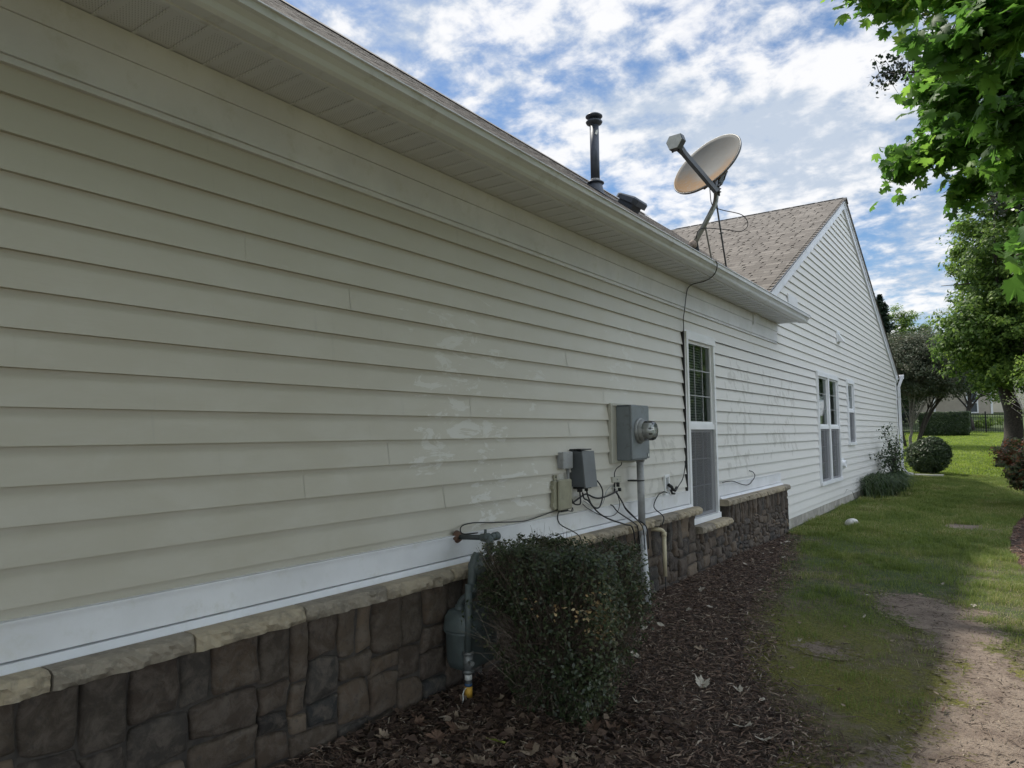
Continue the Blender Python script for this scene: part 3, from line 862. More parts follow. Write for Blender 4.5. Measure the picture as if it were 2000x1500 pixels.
for i in range(13):
    x = .10 - i * .28
    mb.poly_prism([(x, AP[0] - .15, AP[1] - .055), (x, AP[0], AP[1] + .035), (x, AP[0] + .15, AP[1] - .045), (x, AP[0] + .15, AP[1] - .055), (x, AP[0], AP[1] + .022), (x, AP[0] - .15, AP[1] - .067)], (-.31, 0, 0))
mb.build('ridge_cap', plain('ridge_shingles', (.07, .065, .06), .9, .3, 30), gr)
mb = MB()
for i in range(68):
    y = -6.2 + i * .28
    mb.poly_prism([(RX + .14, y, RZ - .09), (RX, y, RZ + .03 + .001 * (i % 2)), (RX - .14, y, RZ - .09), (RX, y, RZ + .012)], (0, .30, 0))
mb.build('ridge_cap', plain('main_ridge_shingles', (.19, .17, .15), .9, .3, 30), main_roof)
# rake boards on the gable
def rake(y_end, slope, sgn):
    mb = MB(); zt = AP[1] - .012; ze = zt - abs(AP[0] - y_end) * slope
    def strip(x0, x1, o1, o2):
        mb.poly_prism([(x0, AP[0], zt - o1), (x0, y_end, ze - o1), (x0, y_end, ze - o2), (x0, AP[0], zt - o2)], (x1 - x0, 0, 0))
    strip(.0, .045, .0, .165); strip(.045, .058, .0, .055); strip(-.01, .07, -.012, -.001)
    return mb.build('rake_board', M_WHITE, house)
rake(8.15, .482, -1); rake(20.80, .445, 1)
mb = MB(); mb.box(.0, .062, 20.62, 20.76, 2.80, 2.93, .006); mb.build('eave_return', M_WHITE, house)
MB().box(.0, .028, 20.60, 20.69, .385, 2.93).build('corner_post', M_FRAME, house)
# downspout with elbows at the far corner
mb = MB()
def rect_tube(pts, a=.04, b=.03):
    for i in range(len(pts) - 1):
        p = Vector(pts[i]); q = Vector(pts[i + 1]); d = (q - p).normalized(); u = Vector((0, 1, 0)); v = d.cross(u).normalized()
        vs = [p + u * sa * a + v * sb * b for sa, sb in ((-1, -1), (1, -1), (1, 1), (-1, 1))] + [q + u * sa * a + v * sb * b for sa, sb in ((-1, -1), (1, -1), (1, 1), (-1, 1))]
        mb.add(vs, [(0, 1, 2, 3), (7, 6, 5, 4), (0, 4, 5, 1), (1, 5, 6, 2), (2, 6, 7, 3), (3, 7, 4, 0)])
rect_tube([(.14, 20.85, 2.93), (.14, 20.84, 2.84), (.066, 20.80, 2.62), (.066, 20.80, .52), (.16, 20.80, .40), (.30, 20.80, .37)])
for z in (2.3, 1.2): mb.box(.0, .104, 20.755, 20.845, z, z + .03)
mb.build('downspout', M_WHITE, house)
mb = MB(); mb.poly_prism([(-7.9, 20.86, 2.93), (-7.9, 20.86, 2.83), (-7.9, 20.93, 2.83), (-7.9, 20.98, 2.90), (-7.9, 20.98, 2.95)], (8.08, 0, 0)); mb.build('gutter', M_WHITE, house)

# --- windows
def window(y0, y1, z0, z1, zr, mull=False, cols=3, rows=3):
    root = MB(); fw = .042
    root.box(-.06, .040, y0, y0 + fw, z0, z1).box(-.06, .040, y1 - fw, y1, z0, z1).box(-.06, .044, y0 - .012, y1 + .012, z1 - .065, z1 + .004).box(-.06, .052, y0 - .008, y1 + .008, z0 - .004, z0 + .046)
    root.box(.0, .026, y0 - .022, y0, z0, z1).box(.0, .026, y1, y1 + .022, z0, z1).box(.0, .028, y0 - .022, y1 + .022, z1 + .004, z1 + .020)
    if mull: ym = (y0 + y1) / 2; root.box(-.06, .038, ym - .045, ym + .045, z0 + .046, z1 - .065)
    wnd = root.build('window', M_FRAME, house)
    bays = [(y0 + fw, (y0 + y1) / 2 - .045), ((y0 + y1) / 2 + .045, y1 - fw)] if mull else [(y0 + fw, y1 - fw)]
    for (a, b) in bays:
        mb = MB(); s = .026
        mb.box(-.02, .028, a, b, zr - .024, zr + .024)
        for (p, q, x) in ((zr + .024, z1 - .065, .012), (z0 + .046, zr - .024, -.004)):
            mb.box(x - .02, x, a, a + s, p, q).box(x - .02, x, b - s, b, p, q).box(x - .02, x, a + s, b - s, q - s, q).box(x - .02, x, a + s, b - s, p, p + s)
        mb.build('sash', M_FRAME, wnd)
        for (p, q, x) in ((zr + .024, z1 - .065, .0), (z0 + .046, zr - .024, -.014)):
            MB().add([(x, a + s, p + s), (x, b - s, p + s), (x, b - s, q - s), (x, a + s, q - s)], [(0, 1, 2, 3)]).build('pane', M_GLASS, wnd)
            mb = MB()
            for k in range(1, cols): yy = a + s + (b - a - 2 * s) * k / cols; mb.box(x + .0005, x + .006, yy - .004, yy + .004, p + s, q - s)
            for k in range(1, rows): zz = p + s + (q - p - 2 * s) * k / rows; mb.box(x + .001, x + .0065, a + s, b - s, zz - .004, zz + .004)
            mb.build('muntin', M_MUNT, wnd)
        x = .022
        MB().add([(x, a + .01, z0 + .05), (x, b - .01, z0 + .05), (x, b - .01, zr - .02), (x, a + .01, zr - .02)], [(0, 1, 2, 3)]).build('insect_screen', M_SCREEN, wnd)
        mb = MB(); zz = z0 + .06
        while zz < z1 - .08:
            mb.add([(-.062, a, zz), (-.062, b, zz), (-.078, b, zz + .020), (-.078, a, zz + .020)], [(0, 1, 2, 3)]); zz += .025
        mb.build('blind', M_BLIND, wnd)
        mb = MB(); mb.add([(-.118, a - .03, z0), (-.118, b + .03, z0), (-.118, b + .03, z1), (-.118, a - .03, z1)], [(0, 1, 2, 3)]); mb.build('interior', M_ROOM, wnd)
    return wnd
window(6.06, 6.80, .69, 2.41, 1.555)
MB().box(.002, .025, 6.018, 6.036, .99, 2.41).build('painted_shadow', plain('shadow_black', (.03, .03, .03), .9), house)  # dark strip standing in for the line of shade along the window frame
window(11.37, 12.94, .69, 2.41, 1.56, True, 1, 3)
window(13.78, 14.42, 1.25, 2.42, 1.86, False, 1, 2)

# ------------------------------------------------------------------ equipment on the wall
M_GREYBOX = plain('grey_enamel', (.20, .225, .245), .42, .10, 6, dirt=(.11, .115, .115))
M_DARKBOX = plain('dark_grey_plastic', (.105, .115, .125), .5, .12, 7)
M_GALV = plain('weathered_zinc', (.30, .31, .31), .5, .25, 14, metal=.5)
M_TAN = plain('tan_plastic', (.30, .285, .205), .55, .10, 8, dirt=(.2, .19, .15))
M_BEIGE = plain('beige_mounting_block', (.43, .42, .365), .55, .06, 8)
M_BLK = plain('black_cable', (.012, .012, .013), .5, .1)
M_PVC = plain('grey_pvc', (.30, .305, .31), .5, .12, 12, dirt=(.18, .18, .17))
M_PVCW = plain('pale_grey_pvc', (.50, .51, .52), .5, .08, 12, dirt=(.33, .31, .28))
M_CREAM = plain('cream_pvc', (.56, .49, .33), .45, .08, 12, dirt=(.36, .31, .22))
M_RUST = plain('rusty_iron', (.10, .055, .035), .8, .3, 40, .3)
M_GAS = plain('gas_meter_paint', (.085, .105, .100), .5, .15, 14, dirt=(.08, .085, .08))
M_GASD = plain('dark_iron_pipe', (.055, .062, .062), .55, .15, 14)
M_LBL = plain('paper_label', (.62, .62, .58), .6, .05)

def cglass():
    b = NB('clear_meter_glass')
    tr = b.n('ShaderNodeBsdfTransparent'); tr.inputs[0].default_value = (.86, .88, .88, 1)
    gl = b.n('ShaderNodeBsdfGlossy'); gl.inputs['Roughness'].default_value = .06
    fr = b.n('ShaderNodeFresnel'); fr.inputs[0].default_value = 1.5
    mx_ = b.n('ShaderNodeMixShader'); b.l(b.math('ADD', fr.outputs[0], .10, True), mx_.inputs[0]); b.l(tr.outputs[0], mx_.inputs[1]); b.l(gl.outputs[0], mx_.inputs[2])
    b.l(mx_.outputs[0], b.out.inputs[0]); return b.m
M_CG = cglass()

# electric meter
t = thing('electric_meter', 'grey metal electric meter box with round glass dial, mounted on a beige block', 'electric meter', (.015, 4.77, 1.30))
mb = MB(); mb.box(.010, .030, 4.562, 4.985, 1.289, 1.719, .004)
for a in ((4.560, 4.584, 1.287, 1.721), (4.963, 4.987, 1.287, 1.721)): mb.box(.008, .040, *a, .004)
mb.box(.008, .040, 4.584, 4.963, 1.699, 1.721, .004); mb.box(.008, .040, 4.584, 4.963, 1.287, 1.305, .004)
mb.build('mounting_block', M_BEIGE, t)
MB().box(.030, .138, 4.654, 4.942, 1.306, 1.700, .004).build('meter_housing', M_GREYBOX, t)
mb = MB(); mb.box(.1385, .157, 4.650, 4.946, 1.316, 1.704, .005); mb.box(.030, .150, 4.648, 4.948, 1.702, 1.708, .002); mb.box(.1575, .160, 4.90, 4.93, 1.325, 1.355)
cv = mb.build('front_cover', M_GREYBOX, t)
mb = MB(); mb.box(.1602, .1612, 4.905, 4.925, 1.330, 1.350); mb.build('tag', M_LBL, cv)
mb = MB(); c = (.157, 4.775, 1.520)
mb.lathe(c, (1, 0, 0), [(0, .094), (.010, .095), (.018, .090), (.018, .080)], 40)
mb.lathe(c, (1, 0, 0), [(.010, .078), (.048, .076), (.050, .070)], 40); mb.build('meter_ring', M_GALV, t)
mb = MB(); mb.lathe(c, (1, 0, 0), [(.030, .074), (.105, .070), (.118, .063), (.122, .045), (.122, .0)], 40); gl_ = mb.build('glass_dome', M_CG, t)
mb = MB(); mb.lathe(c, (1, 0, 0), [(.02, .058), (.085, .058), (.085, .0)], 32)
dl_ = mb.build('dial', plain('dial_face', (.50, .50, .49), .5, .1, 30), t)
mb = MB()
for k in range(5): mb.lathe((c[0] + .0855, c[1] - .034 + k * .017, c[2] + .016), (1, 0, 0), [(0, .0065), (.001, .0065), (.001, 0)], 14)
mb.box(c[0] + .0856, c[0] + .088, c[1] - .03, c[1] + .03, c[2] - .030, c[2] - .018)
mb.build('dial_marks', M_BLK, dl_)

# conduit under the meter, leaning out to the ground
t = thing('conduit_pipe', 'leaning grey conduit pipe running from the meter box down into the mulch', 'pipe', (.215, 4.71, .25))
pts = [(.105, 4.880, 1.306), (.125, 4.845, .815)]
MB().tube(pts, .0265, 20).build('upper_pipe', M_PVC, t)
mb = MB(); mb.tube([(.124, 4.846, .825), (.128, 4.838, .760)], .0315, 20); mb.build('coupling', M_PVCW, t)
MB().tube([(.128, 4.838, .762), (.222, 4.705, .22)], .0272, 20).build('lower_pipe', M_PVCW, t, label='paler lower length of the conduit')
mb = MB(); mb.tube([(.112, 4.868, 1.155), (.1125, 4.868, 1.148)], .0285, 20); mb.box(.012, .09, 4.84, 4.90, 1.146, 1.156); mb.build('strap', M_BLK, t)
mb = MB(); mb.lathe((.104, 4.881, 1.310), (0, 0, -1), [(0, .036), (.018, .036), (.018, .028), (.03, .028)], 24); mb.build('hub', M_GALV, t)

# telecom boxes
t = thing('junction_box', 'small light grey box, the upper left of the three utility boxes', 'utility box', (.01, 3.91, 1.28))
MB().box(.010, .046, 3.853, 3.967, 1.284, 1.386, .003).build('housing', M_PVC, t)
MB().box(.0465, .060, 3.850, 3.971, 1.281, 1.389, .004).build('lid', M_PVC, t)
MB().tube([(.03, 3.955, 1.285), (.03, 3.955, 1.20), (.03, 3.95, 1.14)], .009, 8).build('stub_pipe', M_PVC, t)

t = thing('cable_box', 'tall dark grey cable box with a sloping front, biggest of the three utility boxes', 'utility box', (.01, 4.09, 1.16))
mb = MB(); y0, y1 = 4.012, 4.165
mb.add([(.01, y0, 1.160), (.01, y0, 1.396), (.118, y0, 1.160), (.098, y0, 1.386), (.01, y1, 1.160), (.01, y1, 1.396), (.118, y1, 1.160), (.098, y1, 1.386)], [(0, 1, 3, 2), (4, 6, 7, 5), (0, 4, 5, 1), (2, 3, 7, 6), (0, 2, 6, 4), (1, 5, 7, 3)])
mb.build('housing', M_DARKBOX, t)
mb = MB(); mb.add([(.1185, y0 - .003, 1.155), (.0985, y0 - .003, 1.390), (.128, y0 - .003, 1.155), (.106, y0 - .003, 1.390), (.1185, y1 + .003, 1.155), (.0985, y1 + .003, 1.390), (.128, y1 + .003, 1.155), (.106, y1 + .003, 1.390)], [(0, 1, 3, 2), (4, 6, 7, 5), (0, 4, 5, 1), (2, 3, 7, 6), (0, 2, 6, 4), (1, 5, 7, 3)])
mb.build('lid', plain('mid_grey_lid', (.15, .16, .17), .5, .1), t)
mb = MB(); mb.box(.012, .10, y0 - .01, y1 - .02, 1.397, 1.404); mb.box(.02, .05, y0 - .022, y0 - .001, 1.392, 1.40); mb.build('top_hinge', M_BLK, t)
mb = MB(); mb.box(.02, .10, y0 + .02, y1 - .03, 1.146, 1.159); mb.tube([(.06, 4.05, 1.16), (.06, 4.05, 1.125)], .018, 10); mb.tube([(.08, 4.10, 1.16), (.08, 4.10, 1.128)], .012, 10); mb.build('cable_gland', M_BLK, t)

t = thing('network_box', 'tan plastic utility box, lowest of the three boxes above the shrub', 'utility box', (.01, 3.85, 1.03))
mb = MB(); mb.box(.010, .044, 3.765, 3.940, 1.032, 1.212, .006); mb.box(.012, .02, 3.80, 3.84, 1.212, 1.245, .002); mb.build('housing', M_TAN, t)
MB().box(.0445, .064, 3.790, 3.948, 1.027, 1.217, .008).build('lid', M_TAN, t)
for z_ in (1.160, 1.050): MB().box(.018, .040, 3.752, 3.7645, z_, z_ + .025, .002).build('hinge', M_TAN, t)
mb = MB(); mb.tube([(.0205, 3.82, 1.232), (.0225, 3.82, 1.232)], .006, 10); mb.build('screw', M_BLK, t)
mb = MB(); mb.box(.02, .05, 3.84, 3.92, 1.012, 1.0265, .003); mb.tube(smooth_path([(.03, 3.90, 1.02), (.06, 3.95, 1.01), (.05, 3.97, 1.03), (.03, 3.99, 1.005)]), .003, 6); mb.build('cable_gland', M_BLK, t)

t = thing('cable_splitter', 'small beige cable splitter block on the siding left of the grey pipe', 'utility box', (.01, 4.64, 1.15))
MB().box(.010, .030, 4.580, 4.722, 1.150, 1.192, .003).build('housing', M_BEIGE, t)
mb = MB(); mb.lathe((.031, 4.65, 1.172), (1, 0, 0), [(0, .008), (.003, .008), (.003, 0)], 14); mb.build('screw', M_GALV, t)
mb = MB(); mb.tube([(.035, 4.65, 1.148), (.035, 4.65, 1.118)], .012, 10); mb.tube([(.04, 4.665, 1.11), (.04, 4.665, 1.085)], .012, 10); mb.tube([(.022, 4.62, 1.15), (.022, 4.62, 1.08)], .006, 8); mb.build('connector', M_BLK, t)

t = thing('wall_outlet', 'narrow white framed outlet with black connectors, beside the tall window', 'outlet', (.01, 5.56, 1.0))
mb = MB(); y0, y1, z0, z1 = 5.518, 5.615, .985, 1.155
for a in ((y0, y0 + .018, z0, z1), (y1 - .018, y1, z0, z1), (y0 + .018, y1 - .018, z1 - .018, z1), (y0 + .018, y1 - .018, z0, z0 + .018)): mb.box(.008, .030, *a, .002)
mb.box(.008, .018, y0 + .018, y1 - .018, z0 + .018, z1 - .018); mb.build('frame', M_FRAME, t)
MB().box(.0185, .024, y0 + .026, y1 - .030, 1.04, 1.13).build('plate', M_PVC, t)
mb = MB(); mb.tube([(.03, 5.575, 1.075), (.06, 5.580, 1.055), (.06, 5.60, 1.03)], .014, 10); mb.tube([(.055, 5.60, 1.035), (.055, 5.66, 1.02), (.055, 5.70, 1.045)], .012, 10); mb.tube([(.05, 5.585, 1.03), (.05, 5.61, 1.0), (.05, 5.66, .995)], .009, 8); mb.build('connector', M_BLK, t)

# cables
def cable(name, pts, r, label, group=None, mat=None, cat='cable'):
    o = MB().tube(smooth_path(pts), r, 7).build(name, mat or M_BLK, None, loc=tuple(pts[-1])); tag(o, label, cat, group); return o
cable('coaxial_cable', [(.395, 5.80, 2.955), (.418, 5.822, 2.935), (.400, 5.86, 2.88), (.33, 5.95, 2.848), (.2, 6.10, 2.85), (.09, 6.15, 2.852), (.045, 6.13, 2.82), (.040, 6.085, 2.74), (.036, 6.045, 2.60), (.032, 6.02, 2.52), (.034, 6.015, 2.40), (.034, 6.008, 2.0), (.036, 6.00, 1.6), (.036, 5.985, 1.35), (.038, 5.93, 1.18), (.050, 5.84, 1.10), (.055, 5.72, 1.045)], .0042, 'thin black cable dropping from the gutter along the left edge of the tall window')
cable('cable', [(.04, 5.53, 1.01), (.045, 5.46, 1.025), (.05, 5.41, 1.022), (.05, 5.318, 1.004), (.06, 5.213, .924), (.16, 5.16, .86), (.165, 5.12, .80)], .0045, 'black cable sloping from the white outlet down over the stone ledge')
cable('cable', [(.03, 4.72, 1.30), (.05, 4.68, 1.275), (.04, 4.626, 1.251), (.035, 4.60, 1.22), (.035, 4.597, 1.19)], .0035, 'short black cable between the meter box and the beige splitter')
cable('cable', [(.06, 4.05, 1.13), (.07, 4.04, 1.06), (.06, 4.03, 1.045), (.05, 3.99, 1.055), (.04, 3.965, 1.10), (.03, 3.96, 1.14)], .005, 'black cable looping below the dark box on its left')
cable('cable', [(.08, 4.10, 1.14), (.08, 4.13, 1.08), (.08, 4.19, 1.02), (.08, 4.27, 1.005), (.07, 4.34, 1.06), (.06, 4.36, 1.12), (.05, 4.31, 1.18), (.03, 4.24, 1.215)], .005, 'large black cable loop to the right of the dark box')
cable('cable', [(.05, 3.97, 1.06), (.05, 4.06, 1.085), (.05, 4.15, 1.103), (.05, 4.25, 1.075), (.05, 4.33, 1.062), (.05, 4.43, 1.065), (.05, 4.53, 1.078), (.05, 4.61, 1.09)], .006, 'thick black cable sagging sideways from the dark box to the splitter')
cable('cable', [(.08, 4.05, 1.12), (.07, 4.09, 1.08), (.08, 4.13, 1.06), (.08, 4.254, .976), (.09, 4.40, .915), (.15, 4.52, .87), (.165, 4.60, .84), (.17, 4.64, .70)], .0055, 'black cable running diagonally from the dark box down behind the shrub')
cable('cable', [(.045, 4.60, 1.08), (.06, 4.66, 1.01), (.06, 4.72, .95), (.10, 4.79, .88), (.165, 4.83, .82), (.17, 4.85, .66)], .0052, 'black cable falling from the splitter, nearest the grey pipe')
cable('cable', [(.045, 4.61, 1.08), (.06, 4.64, 1.03), (.07, 4.70, .96), (.15, 4.75, .86), (.165, 4.78, .80), (.17, 4.79, .66)], .0042, 'thinner black cable falling beside the one nearest the pipe')
cable('cable', [(.034, 4.525, 1.0), (.05, 4.535, .99), (.06, 4.60, .94), (.15, 4.66, .865), (.165, 4.69, .82), (.17, 4.71, .66)], .0048, 'black cable with a cut end rising from the shrub onto the white board')
cable('cable', [(.035, 4.62, 1.10), (.04, 4.54, 1.13), (.04, 4.46, 1.10), (.04, 4.40, 1.02), (.035, 4.30, 1.0), (.035, 4.14, 1.06)], .0026, 'fine grey wire curling between the boxes and the splitter', mat=M_PVC)
cable('cable', [(.04, 4.62, 1.08), (.05, 4.64, .99), (.04, 4.58, .925), (.04, 4.40, .935), (.04, 4.20, 1.0), (.04, 4.12, 1.04)], .0026, 'fine black wire drooping in front of the white board', )
cable('cable', [(.04, 3.86, 1.02), (.045, 3.80, 1.01), (.04, 3.83, .94), (.16, 3.86, .87), (.17, 3.88, .75)], .0036, 'short black cable hanging straight down from the tan box')
cable('cable', [(.04, 3.80, 1.03), (.035, 3.73, 1.022), (.036, 3.615, 1.012), (.036, 3.45, 1.0), (.038, 3.30, 1.010), (.038, 3.10, 1.028), (.038, 2.95, 1.042), (.045, 2.85, 1.035), (.08, 2.815, 1.005), (.16, 2.84, 1.012)], .0032, 'thin wire along the top of the white board to the gas pipe')
cable('cable', [(.036, 6.914, 1.008), (.04, 7.05, 1.012), (.05, 7.196, 1.005), (.06, 7.35, .975), (.055, 7.526, .95), (.05, 7.70, .938), (.045, 7.85, .965), (.04, 7.98, 1.015), (.03, 7.95, 1.06), (.014, 7.87, 1.08)], .0042, 'loose black wire sagging across the white board right of the tall window')

# cream pipe over the stone
t = thing('drain_pipe', 'cream plastic pipe with an elbow running down the stone right of the leaning conduit', 'pipe', (.165, 5.17, .42))
mb = MB(); mb.tube(smooth_path([(.06, 5.10, .765), (.12, 5.10, .768), (.158, 5.12, .762), (.170, 5.14, .735), (.170, 5.14, .70)], 5), .0155, 14); mb.tube([(.170, 5.14, .745), (.170, 5.14, .715)], .019, 14); mb.build('elbow', M_CREAM, t)
MB().tube([(.170, 5.14, .72), (.170, 5.14, .415)], .0155, 14).build('pipe', M_CREAM, t)
mb = MB(); mb.tube([(.17, 5.14, .42), (.17, 5.145, .25)], .004, 6); mb.build('cable_tail', M_BLK, t)

# gas meter
t = thing('gas_meter', 'grey green gas meter and regulator beside the clipped shrub, yellow band on its riser', 'gas meter', (.25, 2.65, .25))
mb = MB(); mb.tube([(.005, 2.835, .982), (.20, 2.865, .988)], .0135, 14); wp = mb.build('wall_pipe', M_GASD, t)
mb = MB(); mb.lathe((.022, 2.838, .982), (1, 0, 0), [(0, .034), (.01, .030), (.024, .020), (.024, .014)], 18); mb.box(.012, .05, 2.80, 2.815, .972, .99, .004); mb.build('putty_seal', M_RUST, wp)
mb = MB(); mb.tube(smooth_path([(.165, 2.86, .987), (.205, 2.865, .988), (.222, 2.855, .972), (.224, 2.845, .94)], 5), .019, 14)
mb.tube([(.185, 2.862, .9875), (.210, 2.866, .988)], .0235, 14); mb.tube([(.224, 2.845, .955), (.224, 2.845, .93)], .0235, 14); mb.tube([(.224, 2.845, .93), (.224, 2.845, .86)], .0135, 12)
mb.tube([(.215, 2.90, .99), (.215, 2.93, .99)], .022, 12); mb.tube([(.215, 2.87, .99), (.215, 2.91, .99)], .018, 12); mb.tube([(.19, 2.862, 1.0), (.19, 2.862, 1.028)], .007, 8)
mb.build('elbow', M_GAS, t)
# regulator: diaphragm drum facing the viewer, with body and vent
rc = Vector((.255, 2.745, .875)); ra = Vector((.35, .93, .06)).normalized()
mb = MB(); mb.lathe(rc - ra * .03, ra, [(-.032, 0), (-.032, .026), (-.012, .044), (0, .058), (.008, .064), (.022, .064), (.030, .056), (.044, .036), (.060, .028), (.060, 0)], 30); rg = mb.build('regulator', M_GAS, t)
mb = MB()
for k in range(8):
    a = k * math.pi / 4; u_ = ra.orthogonal().normalized(); v_ = ra.cross(u_)
    p = rc - ra * .03 + (u_ * math.cos(a) + v_ * math.sin(a)) * .056
    MB().tube([p - ra * .004, p + ra * .032], .005, 6).build('bolt', M_GASD, rg)
mb = MB(); mb.tube([(.262, 2.80, .868), (.275, 2.86, .872)], .0125, 12); mb.build('vent_stub', plain('bare_zinc', (.55, .56, .55), .4, .1, 20, metal=.3), t, label='bright metal stub of the regulator vent')
mb = MB(); mb.tube([(.275, 2.858, .872), (.278, 2.872, .873)], .017, 12); mb.build('vent_cap', M_GASD, t)
mb = MB(); mb.tube(smooth_path([(.25, 2.72, .93), (.245, 2.70, .90), (.24, 2.69, .82), (.24, 2.685, .74)], 4), [.022] * 13, 14) ; mb.tube([(.24, 2.685, .78), (.24, 2.685, .75)], .028, 14)
mb.tube(smooth_path([(.24, 2.685, .76), (.235, 2.70, .74), (.20, 2.69, .73), (.175, 2.68, .70), (.172, 2.68, .66)], 4), .0165, 12)
mb.tube([(.172, 2.68, .69), (.172, 2.68, .655)], .024, 12); mb.build('inlet_pipe', M_GAS, t)
mb = MB(); mb.tube([(.252, 2.648, .80), (.252, 2.640, .49)], .0175, 14); rs = mb.build('riser', M_GAS, t)
mb = MB(); mb.tube([(.252, 2.640, .490), (.252, 2.640, .405)], .023, 14); mb.tube([(.252, 2.640, .495), (.252, 2.640, .481)], .028, 6); mb.tube([(.252, 2.64, .412), (.252, 2.64, .398)], .028, 6); mb.tube([(.27, 2.63, .45), (.292, 2.62, .45)], .012, 6); mb.build('valve', plain('zinc_valve', (.20, .21, .20), .5, .2, 30, metal=.4), t)
mb = MB(); mb.tube([(.252, 2.64, .400), (.252, 2.64, .20)], .0165, 14); mb.build('lower_riser', M_GASD, t)
MB().tube([(.252, 2.64, .338), (.252, 2.64, .288)], .0186, 14).build('yellow_band', plain('yellow_tape', (.62, .36, .05), .5, .08, 20), t, label='yellow band at the foot of the riser')
MB().tube([(.252, 2.64, .352), (.252, 2.64, .340)], .0180, 14).build('blue_band', plain('blue_tape', (.04, .10, .20), .5, .05), t)
MB().tube([(.252, 2.64, .392), (.252, 2.64, .368)], .0176, 14).build('paper_tag', M_LBL, t)
MB().tube(smooth_path([(.252, 2.625, .335), (.265, 2.595, .338), (.272, 2.575, .325), (.275, 2.572, .30), (.27, 2.56, .27)], 5), .0028, 6).build('tracer_wire', M_LBL, t)
# meter body: rounded drum-sided box with an upper and a lower casing
def casing(mb, cx, cy, zs):
    vs = []; fs = []; n = 28
    for (z, rx, ry) in zs:
        for k in range(n):
            a = 2 * math.pi * k / n; ca, sa = math.cos(a), math.sin(a); e = .55
            vs.append((cx + rx * math.copysign(abs(ca) ** e, ca), cy + ry * math.copysign(abs(sa) ** e, sa), z))
    for i in range(len(zs) - 1):
        for k in range(n):
            k2 = (k + 1) % n; fs.append((i * n + k, i * n + k2, (i + 1) * n + k2, (i + 1) * n + k))
    fs.append(tuple(range(n))[::-1]); fs.append(tuple((len(zs) - 1) * n + k for k in range(n)))
    mb.add(vs, fs, True)
mb = MB(); casing(mb, .18, 2.76, [(.575, .088, .150), (.583, .090, .152), (.640, .084, .145), (.665, .070, .130), (.672, .045, .100)]); mb.build('meter_top', M_GAS, t)
mb = MB(); casing(mb, .18, 2.76, [(.395, .050, .105), (.405, .068, .125), (.44, .076, .138), (.560, .080, .142), (.5745, .090, .152)]); mb.build('meter_body', M_GAS, t)

# small white vents on the gable wall
t = thing('wall_vent', 'small white hooded vent high on the gable wall above the far windows', 'wall vent', (.01, 13.2, 3.03))
mb = MB(); mb.box(.010, .030, 13.08, 13.32, 3.02, 3.24, .004); mb.add([(.031, 13.11, 3.20), (.031, 13.29, 3.20), (.12, 13.11, 3.04), (.12, 13.29, 3.04), (.031, 13.11, 3.04), (.031, 13.29, 3.04)], [(0, 2, 3, 1), (0, 4, 2), (1, 3, 5), (2, 4, 5, 3)]); mb.build('hood', M_FRAME, t)
t = thing('wall_vent', 'white louvred vent low on the gable wall right of the double window', 'wall vent', (.01, 13.05, .85))
MB().box(.010, .026, 12.93 + .06, 13.20, .85, 1.04, .004).build('plate', M_FRAME, t)
mb = MB(); mb.lathe((.026, 13.10, .945), (1, 0, 0), [(0, .065), (.05, .065), (.05, .05), (.01, .045)], 24); mb.build('duct', M_FRAME, t)
t = thing('vent_cover', 'flat pale square cover on the gable wall just above the end of the gutter', 'wall vent', (.01, 10.0, 3.18))
MB().box(.010, .034, 9.83, 10.33, 3.14, 3.36, .006).build('cover', M_TRIM, t)

# ------------------------------------------------------------------ on the roof
M_FLUE = plain('dark_flue_metal', (.060, .068, .085), .45, .15, 6, metal=.3)
def rz(x): return ez + rp * (ex - x)
t = thing('flue_pipe', 'tall dark metal flue pipe with a double rain cap standing on the main roof', 'flue pipe', (-1.39, 7.05, rz(-1.39)))
fx, fy = -1.372, 7.05
mb = MB(); mb.tube([(fx, fy, 4.30), (fx, fy, 5.13)], .052, 28); pp = mb.build('pipe', M_FLUE, t)
mb = MB(); mb.lathe((fx, fy, 5.0), (0, 0, 1), [(0, .053), (.0, .054), (.02, .054)], 4)
MB().poly_prism([(fx + .040, fy - .036, 4.97), (fx + .030, fy - .044, 4.93), (fx + .048, fy - .030, 4.92), (fx + .055, fy - .016, 4.96), (fx + .050, fy - .022, 4.985)], (.003, -.003, 0)).build('sticker', M_LBL, pp)
mb = MB(); mb.lathe((fx, fy, 5.05), (0, 0, 1), [(0, .052), (.022, .088), (.040, .097), (.052, .088), (.062, .050), (.085, .050)], 32)
mb.lathe((fx, fy, 5.128), (0, 0, 1), [(.0, .050), (.008, .080), (.024, .098), (.034, .097), (.052, .072), (.066, .035), (.070, 0)], 32); mb.build('rain_cap', M_FLUE, t)
mb = MB(); mb.lathe((fx, fy, 4.36), (0, 0, 1), [(0, .066), (.004, .100), (.016, .098), (.030, .060), (.05, .0525)], 32); mb.build('storm_collar', M_FLUE, t)
mb = MB(); mb.lathe((fx, fy, 4.385), (0, 0, 1), [(0, .060), (.012, .064), (.024, .058), (.03, .053)], 32); mb.build('sealant', plain('cracked_sealant', (.30, .30, .30), .8, .5, 60), t)
mb = MB(); mb.lathe((fx, fy, 4.10), (0, 0, 1), [(-.1, .135), (.08, .115), (.26, .075)], 32)
mb.poly_prism([(fx - .2, fy - .2, rz(fx - .2) + .012), (fx + .2, fy - .2, rz(fx + .2) + .012), (fx + .2, fy + .2, rz(fx + .2) + .012), (fx - .2, fy + .2, rz(fx - .2) + .012)], (.003, 0, .004)); mb.build('flashing', M_FLUE, t)

